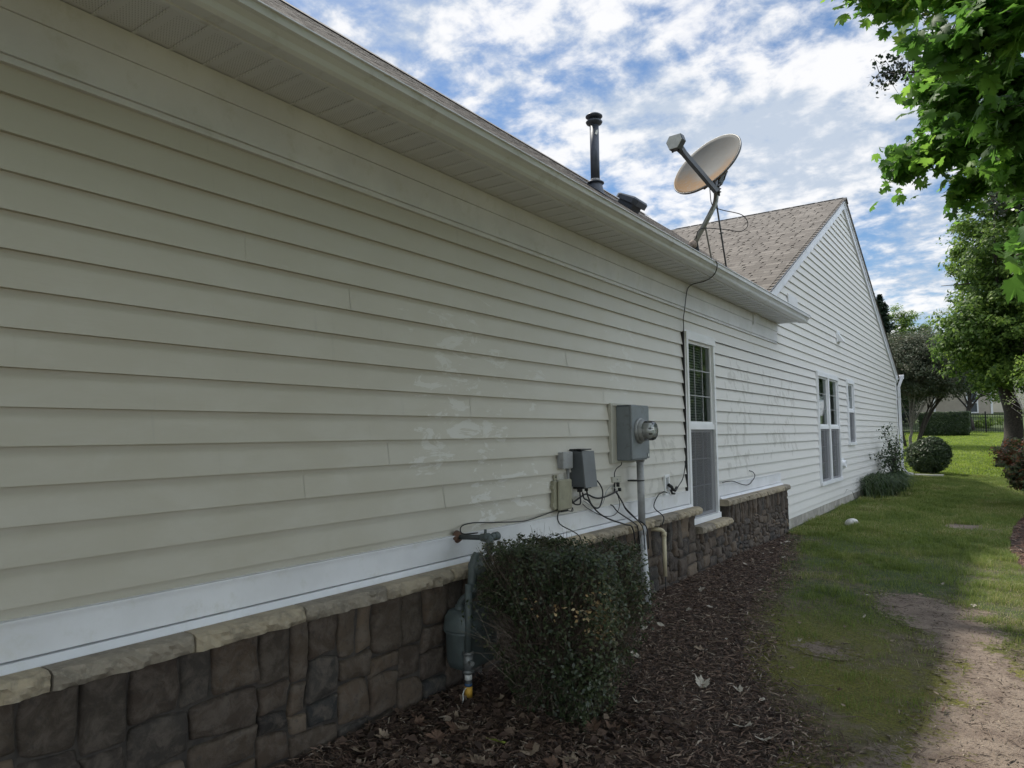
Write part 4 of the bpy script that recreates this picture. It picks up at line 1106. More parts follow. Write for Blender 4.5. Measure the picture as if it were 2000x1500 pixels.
t = thing('roof_vent', 'low dark box vent on the roof slope between the flue pipe and the dish', 'roof vent', (-1.55, 8.15, rz(-1.55)))
mb = MB(); vx, vy = -1.52, 8.20; b0 = Vector((vx, vy, rz(vx)))
def RV(a, b_, h): return b0 + Vector((0, 1, 0)) * a + sl * b_ + nrm * h
pl = [(-.17, -.10), (-.13, -.16), (.13, -.16), (.17, -.10), (.17, .12), (.12, .17), (-.12, .17), (-.17, .12)]
top = [RV(a * .88, b_ * .88, .165 if b_ < 0 else .12) for a, b_ in pl]; mid = [RV(a, b_, .145 if b_ < 0 else .10) for a, b_ in pl]; low = [RV(a, b_, .075 if b_ < 0 else .05) for a, b_ in pl]
vs = top + mid + low; fs = [tuple(range(8))] + [(k, (k + 1) % 8, 8 + (k + 1) % 8, 8 + k) for k in range(8)] + [(8 + k, 8 + (k + 1) % 8, 16 + (k + 1) % 8, 16 + k) for k in range(8)] + [tuple(range(16, 24))[::-1]]
mb.add(vs, fs); mb.build('hood', M_FLUE, t)
mb = MB(); vs = [RV(a, b_, h) for h in (0.0, .09) for a, b_ in ((-.12, -.11), (.12, -.11), (.12, .11), (-.12, .11))]; mb.add(vs, [(0, 1, 5, 4), (1, 2, 6, 5), (2, 3, 7, 6), (3, 0, 4, 7)])
vs = [RV(a, b_, .012) for a, b_ in ((-.24, -.22), (.24, -.22), (.24, .24), (-.24, .24))]; mb.add(vs, [(0, 1, 2, 3)]); mb.build('base', M_FLUE, t)

# satellite dish
M_DISHB = plain('dish_arm_grey', (.085, .095, .105), .45, .12, 10)
M_MAST = plain('galvanised_mast', (.30, .31, .29), .45, .2, 12, metal=.35, dirt=(.2, .17, .13))
def dish_mat():
    b = NB('rust_stained_dish')
    tcn = b.n('ShaderNodeTexCoord').outputs['UV']
    s_ = b.n('ShaderNodeSeparateXYZ'); b.l(tcn, s_.inputs[0])
    u_, v_ = s_.outputs[0], s_.outputs[1]
    n1 = b.noise(9, 5, .6, .5); n2 = b.noise(26, 5, .7)
    low = b.step(b.math('ADD', v_, b.math('MULTIPLY', b.math('SUBTRACT', n1, .5), .7)), -.55, .35, 1, 0)
    ring = b.step(b.math('ADD', b.math('SQRT', b.math('ADD', b.math('MULTIPLY', u_, u_), b.math('MULTIPLY', v_, v_))), b.math('MULTIPLY', n1, .4)), .40, .80)
    rust = b.math('MULTIPLY', b.math('MULTIPLY', low, ring), b.step(n2, .3, .55, .5, 1.0))
    c = b.mix(b.step(b.noise(5, 4, .5), .35, .65, 0, .5), (.21, .21, .20), (.165, .165, .155))
    c = b.mix(b.math('MULTIPLY', rust, .9), c, (.25, .14, .055))
    c = b.mix(b.step(n2, .55, .70, 0, .3), c, (.24, .16, .08))
    b.set(c, .8); b.b.inputs['Specular IOR Level'].default_value = .15; return b.m
t = thing('satellite_dish', 'round satellite dish with rust stains on a bent mast above the long gutter', 'satellite dish', (0, 6.37, rz(0)))
Cd = Vector((.118, 6.5, 4.079)); nd = Vector((-.26532, -.80593, .52922)).normalized(); ad = Vector((.94985, -.3127, 0)).normalized(); ud = nd.cross(ad).normalized()
if ud.z < 0: ud = -ud
Rd = .362
mb = MB(); vs = []; fs = []; NR, NA = 12, 56; uvs = []
for side in (0, 1):
    for i in range(NR + 1):
        r = Rd * i / NR; dep = .075 * (1 - (r / Rd) ** 2)
        for k in range(NA):
            a = 2 * math.pi * k / NA
            p = Cd + ad * r * math.cos(a) + ud * r * math.sin(a) - nd * (dep + (.006 if side else 0) )
            if side and i == NR: p = Cd + (ad * math.cos(a) + ud * math.sin(a)) * (Rd + .004) - nd * .022
            vs.append(p); uvs.append((r * math.cos(a) / Rd, r * math.sin(a) / Rd))
    # rolled rim
for side in (0, 1):
    o_ = side * (NR + 1) * NA
    for i in range(NR):
        for k in range(NA):
            k2 = (k + 1) % NA; q = (o_ + i * NA + k, o_ + i * NA + k2, o_ + (i + 1) * NA + k2, o_ + (i + 1) * NA + k)
            fs.append(q if side == 0 else q[::-1])
for k in range(NA):
    k2 = (k + 1) % NA; fs.append((NR * NA + k, NR * NA + k2, (2 * NR + 1) * NA + k2, (2 * NR + 1) * NA + k))
mb.add(vs, fs, True)
dd = mb.build('reflector', dish_mat(), t)
uvl = dd.data.uv_layers.new(name='UVMap')
for lp in dd.data.loops: uvl.data[lp.index].uv = uvs[lp.vertex_index]
mb = MB(); mb.tube([Cd + (ad * math.cos(a) + ud * math.sin(a)) * (Rd + .002) - nd * .008 for a in [2 * math.pi * k / 64 for k in range(65)]], .0075, 8, False); mb.build('rim', M_DISHB, t)
AB = Cd - ud * .37 + ad * .20 - nd * .05; LN = Cd + nd * .45 - ud * .22 + ad * .057
dA = (LN - AB).normalized(); sA = dA.cross(ad).normalized()
mb = MB()
def bar(p, q, w0, w1, h, uu, vv):
    vs = [p + uu * a * w0 + vv * b_ * h for a, b_ in ((-1, -1), (1, -1), (1, 1), (-1, 1))] + [q + uu * a * w1 + vv * b_ * h for a, b_ in ((-1, -1), (1, -1), (1, 1), (-1, 1))]
    mb.add(vs, [(0, 1, 2, 3)[::-1], (4, 5, 6, 7), (0, 1, 5, 4), (1, 2, 6, 5), (2, 3, 7, 6), (3, 0, 4, 7)])
bar(AB - dA * .03, LN - dA * .12, .020, .020, .024, ad, sA); bar(LN - dA * .12, LN - dA * .03, .020, .034, .022, ad, sA); mb.build('feed_arm', M_DISHB, t)
# receiver head: flat trapezoid box facing the reflector
fn = (Cd - LN).normalized(); fu = (ud - fn * ud.dot(fn)).normalized(); fa = fn.cross(fu)
mb = MB(); pl = [(-.045, -.06), (.045, -.06), (.088, .015), (.060, .075), (-.060, .075), (-.088, .015)]
pl3 = [LN + fa * a + fu * b_ - fn * .03 for a, b_ in pl]; mb.poly_prism(pl3, fn * .055); lh = mb.build('receiver_head', M_DISHB, t)
mb = MB(); pl3 = [LN + fa * a * .93 + fu * b_ * .93 - fn * .031 for a, b_ in pl]; mb.poly_prism(pl3, -fn * .008); mb.build('face_plate', plain('receiver_face', (.52, .54, .50), .5, .1, 20), lh)
mb = MB(); mb.tube([LN - fu * .045 + fa * .03, LN - fu * .075 + fa * .035], .009, 8); mb.tube([LN - fu * .045 - fa * .03, LN - fu * .075 - fa * .03], .009, 8); mb.build('connector', M_BLK, lh)
MT = Vector((.185, 6.585, 3.90)); BN = Vector((.180, 6.575, 3.705)); FT = Vector((.02, 6.375, 3.275))
bk = BN + Vector((.0, 0, .02))
mb = MB(); mb.tube([MT, BN + Vector((0, 0, .045)), BN + Vector((-.004, -.006, .012)), BN + (FT - BN).normalized() * .045, FT], .0235, 18); mb.build('mast', M_MAST, t)
mb = MB(); mb.tube([MT + Vector((0, 0, .02)), MT - Vector((0, 0, .13))], .030, 14)
bar(MT + Vector((-.035, -.03, -.02)), MT + Vector((.0, .0, .09)), .045, .03, .022, Vector((1, 0, 0)), Vector((0, 1, 0)))
bar(MT + Vector((.02, .02, -.01)), MT + Vector((.075, .04, .12)), .012, .012, .05, Vector((1, 0, 0)), Vector((0, 1, 0)))
mb.tube([AB, MT + Vector((0, -.01, .03))], .022, 10); mb.tube([Cd - nd * .10 - ud * .24, MT + Vector((.03, .02, .06))], .012, 8)
for k in range(4): mb.tube([MT + Vector((.025, -.02, -.02 - .03 * k)), MT + Vector((.052, -.035, -.02 - .03 * k))], .006, 6)
mb.tube([MT + Vector((.05, .0, .16)), MT + Vector((.10, -.02, .06)), MT + Vector((.08, -.02, .0))], .007, 6); mb.tube([MT + Vector((.02, .02, .19)), MT + Vector((.085, 0, .14))], .009, 6)
mb.build('bracket', M_DISHB, t)
mb = MB(); ft = FT - Vector((0, 0, .005)); 
mb.lathe(ft + Vector((.0, -.03, 0)), (0.25, -.95, .1), [(-.012, .0), (-.012, .038), (.012, .038), (.012, .0)], 20); mb.build('foot_pivot', plain('rusted_foot', (.34, .27, .23), .7, .35, 40), t)
mb = MB()
q0 = Vector((FT.x - .10, FT.y - .09, 0)); vs = []
for (a, b_) in ((-.08, -.09), (.08, -.09), (.08, .11), (-.08, .11)):
    X = FT.x + a; vs.append(Vector((X, FT.y + b_, rz(X) + .014)))
mb.poly_prism(vs, nrm * .006); mb.poly_prism([FT + Vector((-.03, .022, -.05)), FT + Vector((.045, .022, -.09)), FT + Vector((.03, .022, .03)), FT + Vector((-.02, .022, .03))], (0, .005, 0)); mb.build('foot_plate', M_DISHB, t)
mb = MB(); S1 = Vector((.12, 7.0, rz(.12) + .012)); mb.tube([BN + Vector((0, 0, .0)), S1], .0085, 8); mb.tube([BN * .55 + S1 * .45 - Vector((.02, 0, 0)), BN * .55 + S1 * .45 + Vector((.025, 0, .0))], .007, 6); mb.build('strut', M_DISHB, t)
mb = MB(); S2 = Vector((-.03, 7.0, rz(-.03) + .012)); mb.tube([FT * .55 + BN * .45 + Vector((.0, .03, .0)), S2], .0085, 8); mb.build('strut', M_MAST, t)
mb = MB(); mb.tube(smooth_path([MT + Vector((-.055, -.03, .0)), MT + Vector((-.055, -.03, -.10)), BN + Vector((-.03, -.03, -.03)), BN + Vector((.04, .0, -.08)), BN + Vector((.20, .12, -.13)), BN + Vector((.245, .16, -.22)), BN + Vector((.19, .12, -.29)), BN + Vector((.06, .03, -.27)), FT + Vector((.07, -.0, .14)), FT + Vector((.02, -.0, .05))]), .0042, 7); mb.build('dish_cable', M_BLK, t)

# ------------------------------------------------------------------ vegetation
def unit(v): return v / np.maximum(np.linalg.norm(v, axis=-1, keepdims=True), 1e-9)
def leaf_quads(P, N, size, asp=.55, fold=.25):
    n = len(P); t = unit(np.cross(N, rng.normal(size=(n, 3)))); s = np.cross(N, t)
    L = size[:, None] / 2; W = L * asp
    V = np.stack([P - t * L, P + s * W + N * W * fold - t * L * .15, P + t * L, P - s * W + N * W * fold - t * L * .15], 1).reshape(-1, 3)
    return V, (np.arange(n)[:, None] * 4 + np.array([0, 1, 2, 3]))
def crown_leaves(name, blobs, nclump, per, cr, lsize, mat, parent, asp=.55, shell=.55, upb=.5, flat=.6, droop=0):
    # blobs: (x,y,z,rx,ry,rz)
    B = np.array(blobs, float); vol = B[:, 3] * B[:, 4] * B[:, 5]; pick = rng.choice(len(B), nclump, p=vol / vol.sum()); b = B[pick]
    d = unit(rng.normal(size=(nclump, 3))); r = rng.uniform(shell ** 3, 1, nclump) ** (1 / 3)
    C = b[:, :3] + d * b[:, 3:] * r[:, None]
    out = unit(d * b[:, 3:]); k = rng.integers(int(per * .5), int(per * 1.5), nclump)
    idx = np.repeat(np.arange(nclump), k); n = len(idx)
    sc = cr * rng.uniform(.6, 1.3, nclump)
    o_ = unit(rng.normal(size=(n, 3))) * (rng.random(n) ** .45)[:, None] * sc[idx][:, None]; o_[:, 2] *= flat
    P = C[idx] + o_
    N = unit(out[idx] * .5 + np.array([0, 0, 1.]) * upb + unit(o_) * .4 + rng.normal(size=(n, 3)) * .45)
    V, F = leaf_quads(P, N, lsize * rng.uniform(.6, 1.25, n), asp)
    return npmesh(name, V, F, mat, parent), C
def limbs(mb, base, top, r0, targets, seed, r1=.25, lo=.35):
    rr = random.Random(seed); base = Vector(base); top = Vector(top); n = 8; pts = []; rad = []
    for i in range(n + 1):
        f = i / n; p = base.lerp(top, f) + Vector((rr.uniform(-1, 1), rr.uniform(-1, 1), 0)) * r0 * .5 * (0 if i == 0 else 1); pts.append(p); rad.append(r0 * (1.35 if i == 0 else 1 - (1 - r1) * f))
    mb.tube(pts, rad, 12)
    br = MB()
    for T in targets:
        T = Vector(T); f = rr.uniform(lo, .95); f = min(f, max(lo, (T.z - base.z) / max(.1, (top.z - base.z)) * .8)); p = base.lerp(top, f); mid = p.lerp(T, .5) + Vector((rr.uniform(-.1, .1), rr.uniform(-.1, .1), .12)) * (T - p).length * .6
        r_ = r0 * (1 - (1 - r1) * f) * .42
        P = smooth_path([p, p.lerp(mid, .6), mid.lerp(T, .3), T], 3); br.tube(P, [r_ * (1 - .8 * i / (len(P) - 1)) for i in range(len(P))], 6, False)
        for q in range(2):
            a = P[len(P) // 2 + q * 2]; e = a + Vector((rr.uniform(-1, 1), rr.uniform(-1, 1), rr.uniform(-.2, .8))) * (T - p).length * .28
            br.tube([a, a.lerp(e, .5) + Vector((0, 0, .03)), e], [r_ * .35, r_ * .25, r_ * .1], 5, False)
    return br
def tree(name, label, cat, base, top, r0, blobs, ncl, per, cr, ls, leafm, barkm, seed, group=None, nb=22, **k):
    t = thing(name, label, cat, base, group)
    c, C = crown_leaves('crown', blobs, ncl, per, cr, ls, leafm, t, **k)
    mb = MB(); br = limbs(mb, base, top, r0, [C[i] for i in rng.choice(len(C), min(nb, len(C)), replace=False)], seed)
    mb.build('trunk', barkm, t); br.build('branch', barkm, t)
    return t

# clipped shrub in front of the gas meter
M_BUSH = leaf_mat('shrub_leaves', [(0, (.024, .038, .018)), (.45, (.046, .066, .028)), (.8, (.075, .092, .040)), (.92, (.12, .12, .060)), (.98, (.15, .11, .06)), (1, (.35, .27, .13))], .2, .38, .5)
M_TWIG = chip_mat('shrub_twigs', [(0, (.05, .036, .026)), (.6, (.12, .09, .065)), (1, (.26, .22, .17))])
M_DEAD = chip_mat('dead_leaves', [(0, (.16, .10, .04)), (.5, (.42, .30, .14)), (1, (.60, .50, .30))])
t = thing('shrub', 'dense dark clipped shrub with twiggy sides in front of the gas meter', 'shrub', (.66, 3.05, .25))
def bush_surf(n):
    d = unit(rng.normal(size=(n, 3))); e = .68
    d = np.sign(d) * np.abs(d) ** e; d /= np.max(np.abs(d) ** 2.6, axis=1, keepdims=True) ** (1 / 2.6) ** 1
    return d
def bush_map(d, s):
    z = .605 + d[:, 2] * .375 * s
    tap = .56 + .46 * sstep(.22, .78, z)
    bump = 1 + .42 * (fbm(d[:, 0] * 2.2 + 5, d[:, 1] * 2.2 + d[:, 2] * 1.7, 131, 3) - .5)
    x = .655 + d[:, 0] * .34 * s * tap * bump + (z - .6) * -.08; y = 2.83 + d[:, 1] * .265 * s * tap * bump + (z - .6) * .16
    return np.stack([x, y, z], -1)
n = 64000; d = bush_surf(n); s = 1 - rng.random(n) ** 1.7 * .42
# tufted, ragged surface
P = bush_map(d, s * (1 + .20 * (fbm(d[:, 0] * 9, d[:, 1] * 9 + d[:, 2] * 7, 133, 3) - .5)))
keep = rng.random(n) < (.30 + .70 * sstep(.36, .52, fbm(P[:, 0] * 7, P[:, 1] * 7 + P[:, 2] * 6, 135, 3))) * (.42 + .58 * sstep(.55, .9, P[:, 2]))
keep &= P[:, 0] > .06
P = P[keep]; N = unit(d[keep] * .7 + np.array([0, 0, .5]) + rng.normal(size=P.shape) * .6)
V, F = leaf_quads(P, N, rng.uniform(.012, .026, len(P)), .55)
npmesh('foliage', V, F, M_BUSH, t)
def twigs(n, base_r, rr_, mat, nm, parent):
    d = bush_surf(n); e = bush_map(d, rng.uniform(.75, 1.04, n)); b0_ = np.stack([.66 + rng.normal(0, .07, n), 2.82 + rng.normal(0, .08, n), rng.uniform(.26, .6, n)], -1)
    st = b0_ + (e - b0_) * rng.uniform(.2, .75, n)[:, None]; e = e + rng.normal(0, .02, e.shape)
    dr = unit(e - st); s_ = unit(np.cross(dr, rng.normal(size=dr.shape))) * rr_; m = (st + e) / 2 + rng.normal(0, .012, e.shape)
    V = np.stack([st - s_, st + s_, m + s_ * .8, m - s_ * .8, e + s_ * .4, e - s_ * .4], 1).reshape(-1, 3); i = np.arange(n)[:, None] * 6
    return npmesh(nm, V, np.concatenate([i + np.array([0, 1, 2, 3]), i + np.array([3, 2, 4, 5])], 0), mat, parent)
twigs(12000, 0, .0012, M_TWIG, 'twigs', t)
mb = MB(); rr = random.Random(3)
for k in range(16):
    a = rr.uniform(0, 6.28); b_ = Vector((.66 + .07 * math.cos(a), 2.82 + .07 * math.sin(a), .22)); e = Vector((.64 + .26 * math.cos(a), 2.84 + .20 * math.sin(a), rr.uniform(.55, .85)))
    mb.tube(smooth_path([b_, b_.lerp(e, .5) + Vector((rr.uniform(-.04, .04), rr.uniform(-.04, .04), .05)), e], 4), [.010, .009, .008, .007, .006, .005, .004, .003, .002], 6)
mb.build('stem', M_BARK, t)
n = 260; P = np.stack([rng.normal(.93, .05, n), rng.normal(2.66, .060, n), rng.normal(.75, .045, n)], -1); P[:60] += np.array([.0, .0, .07])
dsp = bush_map(unit(P - np.array([.6, 3.22, .6])) , np.ones(n))
P = np.stack([np.interp(rng.random(n), [0, 1], [.0, 1.0]) * 0, P[:, 1], P[:, 2]], -1)
tap = .56 + .46 * sstep(.22, .80, P[:, 2]); P[:, 0] = .64 + .345 * tap + (P[:, 2] - .6) * -.08 + .0 - np.abs(rng.normal(0, .03, n)) - .25 * sstep(.22, .40, np.abs(P[:, 1] - 2.85))
V, F = leaf_quads(P, unit(rng.normal(size=P.shape) + np.array([1, -.5, .8])), rng.uniform(.014, .024, n), .6)
npmesh('dead_leaves', V, F, M_DEAD, t)

# the big maple leaning in from the right
def maple_leaf():
    half = [(.0, -.42), (.05, -.40), (.20, -.46), (.26, -.36), (.44, -.30), (.34, -.20), (.50, -.06), (.36, -.06), (.47, .10), (.50, .30), (.40, .22), (.28, .20), (.17, .12), (.16, .30), (.22, .40), (.12, .40), (.0, .62)]
    pts = half + [(-x, y) for x, y in half[-2:0:-1]]
    return np.array(pts) * np.array([1., 1.])
ML = maple_leaf(); NL = len(ML)
M_MAPLE = leaf_mat('maple_leaves', [(0, (.040, .095, .018)), (.4, (.075, .165, .028)), (.75, (.12, .24, .034)), (.93, (.19, .32, .045)), (.99, (.28, .37, .06)), (1, (.45, .30, .05))], .48, .5, .22)
def maple_mesh(name, P, N, size, parent, down=.5):
    n = len(P)
    t_ = unit(rng.normal(size=(n, 3)) * .8 + np.array([0, 0, -1.0]) * down); t_ = unit(t_ - N * (t_ * N).sum(1)[:, None]); s_ = np.cross(N, t_)
    x = ML[:, 0][None, :, None]; y = ML[:, 1][None, :, None]; S_ = size[:, None, None]
    fold = rng.uniform(.1, .5, n)[:, None, None]; curl = rng.uniform(-.1, .45, n)[:, None, None]
    V = P[:, None, :] + s_[:, None, :] * x * S_ + t_[:, None, :] * y * S_ - N[:, None, :] * (np.abs(x) * fold + (y - .1) ** 2 * curl) * S_
    c = P[:, None, :] + t_[:, None, :] * (-.1) * S_ * np.ones((n, 1, 1))
    V = np.concatenate([c, V], 1).reshape(-1, 3); i = np.arange(n)[:, None, None] * (NL + 1)
    tri = np.array([(0, 1 + k, 1 + (k + 1) % NL) for k in range(NL)])[None]
    return npmesh(name, V, (i + tri).reshape(-1, 3), M_MAPLE, parent)
t = thing('maple_tree', 'large maple with big lobed leaves hanging in from the upper right', 'tree', (5.4, 4.6, .2))
def limb_pts(P, k=8): return [np.array(p) for p in smooth_path(P, k)]
LB = {'A': ([(5.3, 5.6, 4.3), (3.9, 6.3, 4.15), (3.03, 6.37, 3.98), (2.43, 6.2, 3.80), (2.10, 6.33, 3.78), (1.80, 6.40, 3.70)], 620, .30, .125),
      'C': ([(5.3, 5.6, 3.9), (3.9, 6.3, 3.6), (2.95, 6.34, 3.42), (2.45, 6.34, 3.42), (2.12, 6.44, 3.41)], 230, .20, .12),
      'G': ([(5.2, 4.9, 4.4), (3.8, 5.5, 4.0), (3.05, 5.43, 3.68), (2.55, 5.21, 3.66), (2.29, 5.26, 3.76), (2.08, 5.40, 3.80)], 420, .32, .125),
      'B': ([(5.2, 4.6, 5.0), (3.9, 4.9, 4.5), (3.03, 4.87, 4.30), (2.45, 4.73, 4.10), (2.07, 4.82, 4.22), (1.72, 4.87, 4.42)], 420, .26, .125),
      'D': ([(5.2, 4.3, 4.5), (3.6, 4.3, 3.8), (2.9, 4.12, 3.52), (2.56, 4.02, 3.48), (2.33, 4.05, 3.50), (2.14, 4.28, 3.58)], 300, .24, .13),
      'H': ([(5.2, 4.6, 4.0), (3.6, 4.7, 3.4), (2.96, 4.67, 3.14), (2.66, 4.6, 3.18), (2.46, 4.66, 3.24)], 250, .22, .13),
      'I': ([(5.2, 5.4, 4.0), (3.7, 5.6, 3.5), (3.0, 5.6, 3.35), (2.7, 5.55, 3.30), (2.50, 5.5, 3.22)], 380, .30, .13),
      'J': ([(5.2, 6.0, 3.6), (3.8, 6.6, 3.1), (3.05, 6.6, 3.0), (2.72, 6.6, 2.98), (2.58, 6.6, 2.95)], 120, .16, .12),
      'E': ([(5.2, 3.6, 3.4), (3.6, 3.2, 2.6), (2.80, 3.02, 2.28), (2.62, 3.0, 2.30)], 30, .10, .12),
      'F': ([(5.2, 3.4, 3.2), (3.6, 3.1, 2.4), (2.78, 2.95, 2.06), (2.52, 2.9, 2.10), (2.42, 2.88, 2.08)], 26, .09, .12)}
mb = MB(); PP = []; NN = []; SS = []
for key, (pts, nl, spread, sz) in LB.items():
    pth = smooth_path(pts, 8); m = len(pth)
    mb.tube(pth, [.055 * (1 - i / m) ** 1.3 + .003 for i in range(m)], 7, False)
    A = np.array([tuple(p) for p in pth]); seg0 = int(m * .35)
    ntw = max(6, nl // 5)
    for q in range(ntw):
        i = rng.integers(seg0, m); tipness = (i - seg0) / (m - seg0); L_ = spread * rng.uniform(.35, 1.25) * (1.15 - .5 * tipness)
        dr = unit(rng.normal(size=3) + (A[i] - A[max(0, i - 2)]) * 10 * .6 + np.array([0, 0, -.15])); e = A[i] + dr * L_
        mid_ = A[i] + dr * L_ * .5 + np.array([0, 0, .02]); mb.tube([A[i], mid_, e], [.004, .003, .0015], 4, False)
        kk = rng.integers(8, 17)
        f = rng.uniform(.25, 1.1, kk)[:, None]; p = A[i] + (e - A[i]) * f + rng.normal(0, .055, (kk, 3)) + np.array([0, 0, -.05])
        PP.append(p); NN.append(unit(rng.normal(size=(kk, 3)) * .75 + np.array([-.25, -.45, .75]))); SS.append(sz * rng.uniform(.45, .92, kk))
P = np.concatenate(PP); N = np.concatenate(NN); S_ = np.concatenate(SS)
maple_mesh('foliage', P, N, S_, t)
# unseen rest of the crown, made large and dense to shade the near wall
n = 21000; d = unit(rng.normal(size=(n, 3))) * (rng.uniform(.3, 1, n) ** .33)[:, None]; P = np.array([6.2, .0, 5.8]) + d * np.array([3.6, 6.4, 3.4])
keep = (P[:, 0] > 2.9) & ~((P[:, 1] > 3.2) & (P[:, 0] < 3.4)) & (P[:, 2] > 2.6 + .25 * rng.random(n))
P = P[keep]; maple_mesh('crown', P, unit(rng.normal(size=P.shape) * .6 + np.array([0, 0, 1])), rng.uniform(.20, .36, len(P)), t)
mt = MB(); mt.tube(smooth_path([(5.4, 4.6, .1), (5.35, 4.5, 1.5), (5.25, 4.6, 3.2), (5.2, 4.4, 5.5), (5.2, 4.0, 7.6)], 4), [.24, .21, .19, .18, .17, .165, .16, .15, .14, .13, .12, .11, .10, .09, .07, .05, .03], 14)
mt.build('trunk', M_BARKG, t); mb.build('branch', M_BARKG, t)

# pear tree behind it, one branch of small dark round leaves showing
M_PEAR = leaf_mat('pear_leaves', [(0, (.012, .022, .012)), (.6, (.022, .038, .018)), (1, (.05, .07, .03))], .15, .4, .5)
t = thing('pear_tree', 'tree with small dark round leaves reaching out from behind the maple', 'tree', (6.2, 9.6, .25))
mb = MB(); PP = []
for pts, nt_, sp, s0 in (([(5.6, 9.6, 4.6), (3.55, 9.2, 4.75), (2.5, 8.6, 4.92), (2.1, 8.15, 5.0), (1.80, 7.85, 5.03), (1.50, 7.62, 5.02)], 60, .22, .62), ([(5.6, 9.6, 3.8), (3.58, 9.8, 3.9), (2.75, 9.3, 3.93), (2.33, 8.82, 3.94)], 70, .24, .40)):
    pth = smooth_path(pts, 8); m = len(pth); mb.tube(pth, [.035 * (1 - i / m) + .004 for i in range(m)], 6, False); A = np.array([tuple(p) for p in pth])
    for q in range(nt_):
        i = rng.integers(int(m * s0), m); dr = unit(rng.normal(size=3) + np.array([-.2, -.1, 0])); e = A[i] + dr * sp * rng.uniform(.4, 1.2); mb.tube([A[i], (A[i] + e) / 2 + np.array([0, 0, .01]), e], [.004, .003, .0015], 4, False)
        kk = rng.integers(6, 12); PP.append(A[i] + (e - A[i]) * rng.uniform(.3, 1.05, kk)[:, None] + rng.normal(0, .028, (kk, 3)))
P = np.concatenate(PP); V, F = leaf_quads(P, unit(rng.normal(size=P.shape)), rng.uniform(.030, .05, len(P)), .85, .1); npmesh('foliage', V, F, M_PEAR, t)
mt = MB(); mt.tube(smooth_path([(6.2, 9.6, .1), (6.1, 9.6, 2.5), (5.7, 9.6, 4.5), (5.6, 9.6, 6.5)], 4), .10, 10); mt.build('trunk', M_BARK, t); mb.build('branch', M_BARK, t)
crown_leaves('crown', [(6.1, 9.8, 5.6, 1.6, 1.6, 2.0)], 260, 26, .35, .09, M_PEAR, t, .8)

M_GR1 = leaf_mat('green_tree_leaves', [(0, (.034, .068, .018)), (.45, (.078, .135, .030)), (.8, (.15, .23, .045)), (1, (.27, .35, .07))], .4, .5, .2)
M_GR2 = leaf_mat('lime_tree_leaves', [(0, (.06, .11, .02)), (.6, (.12, .19, .03)), (1, (.20, .26, .06))], .35, .5, .3)
M_CON = leaf_mat('conifer_needles', [(0, (.010, .022, .014)), (.6, (.020, .038, .022)), (1, (.035, .06, .03))], .1, .6, .2)
M_MYR = leaf_mat('myrtle_leaves', [(0, (.040, .058, .034)), (.5, (.070, .088, .050)), (.85, (.11, .11, .07)), (1, (.16, .125, .085))], .25, .5, .3)
M_PUR = leaf_mat('purple_leaves', [(0, (.018, .008, .012)), (.6, (.045, .018, .026)), (1, (.085, .035, .045))], .2, .45, .4)
M_HED = leaf_mat('hedge_leaves', [(0, (.016, .032, .012)), (.5, (.032, .058, .020)), (.85, (.06, .09, .03)), (1, (.11, .14, .05))], .2, .45, .4)
M_RED = leaf_mat('red_tipped_leaves', [(0, (.035, .052, .020)), (.4, (.065, .090, .030)), (.62, (.12, .085, .040)), (.85, (.26, .085, .045)), (1, (.42, .15, .09))], .25, .42, .4)
M_PALE = leaf_mat('pale_leaves', [(0, (.06, .09, .035)), (.6, (.12, .16, .06)), (1, (.22, .25, .12))], .3, .5, .3)

tree('broadleaf_tree', 'tall bright green tree with a dark trunk at the right, beyond the red tipped shrub', 'tree', (2.35, 25.0, .50), (2.6, 25.2, 6.5), .27,
     [(3.2, 25.2, 6.6, 2.1, 2.2, 2.6), (2.5, 25.0, 4.6, 1.8, 2.0, 1.2), (3.9, 25.4, 4.6, 2.2, 2.2, 1.9), (1.9, 25.0, 4.1, 1.25, 1.4, .8), (2.2, 24.6, 3.3, 1.3, 1.2, .7), (3.5, 24.6, 3.2, 1.3, 1.2, .7), (3.5, 25, 8.6, 1.5, 1.5, 1.4)], 1700, 80, .40, .13, M_GR1, M_BARK, 5, shell=.35)
tree('broadleaf_tree', 'young lime green tree at the right edge in front of the tall tree', 'tree', (4.2, 20.0, .40), (3.9, 20.0, 2.6), .09,
     [(3.2, 20.0, 2.75, .85, .8, .30), (3.9, 20.2, 3.2, 1.0, 1.0, .8), (2.95, 19.6, 3.0, .5, .5, .3), (3.9, 20.0, 5.0, .9, .9, .6)], 130, 46, .26, .085, M_GR2, M_BARK, 6, shell=.3)
t = tree('crape_myrtle', 'grey brown crape myrtle with many bare stems beside the corner of the house', 'tree', (-.95, 33.0, .80), (-.9, 33.0, 2.4), .07,
     [(-.45, 33.0, 4.1, 1.75, 1.6, 1.4), (.45, 33.0, 3.7, 1.1, 1.3, 1.0), (-1.3, 33.0, 4.1, 1.3, 1.3, 1.4), (-.3, 33, 4.8, 1.1, 1.1, .75)], 900, 60, .34, .085, M_MYR, M_BARKG, 8, shell=.4)
mb = MB(); rr = random.Random(12)
for k in range(11):
    a = rr.uniform(0, 6.28); b_ = Vector((-.95 + .2 * math.cos(a), 33 + .2 * math.sin(a), .75)); e = Vector((-.6 + 1.5 * math.cos(a), 33 + 1.1 * math.sin(a), 3.6))
    P = smooth_path([b_, b_.lerp(e, .35) + Vector((0, 0, .35)), b_.lerp(e, .7) + Vector((0, 0, .2)), e], 4); mb.tube(P, [.036 * (1 - .75 * i / (len(P) - 1)) for i in range(len(P))], 6)
    mb.tube([P[5], P[7] + Vector((rr.uniform(-.3, .3), 0, .5)), P[8] + Vector((rr.uniform(-.5, .5), 0, .9))], [.02, .014, .008], 5)
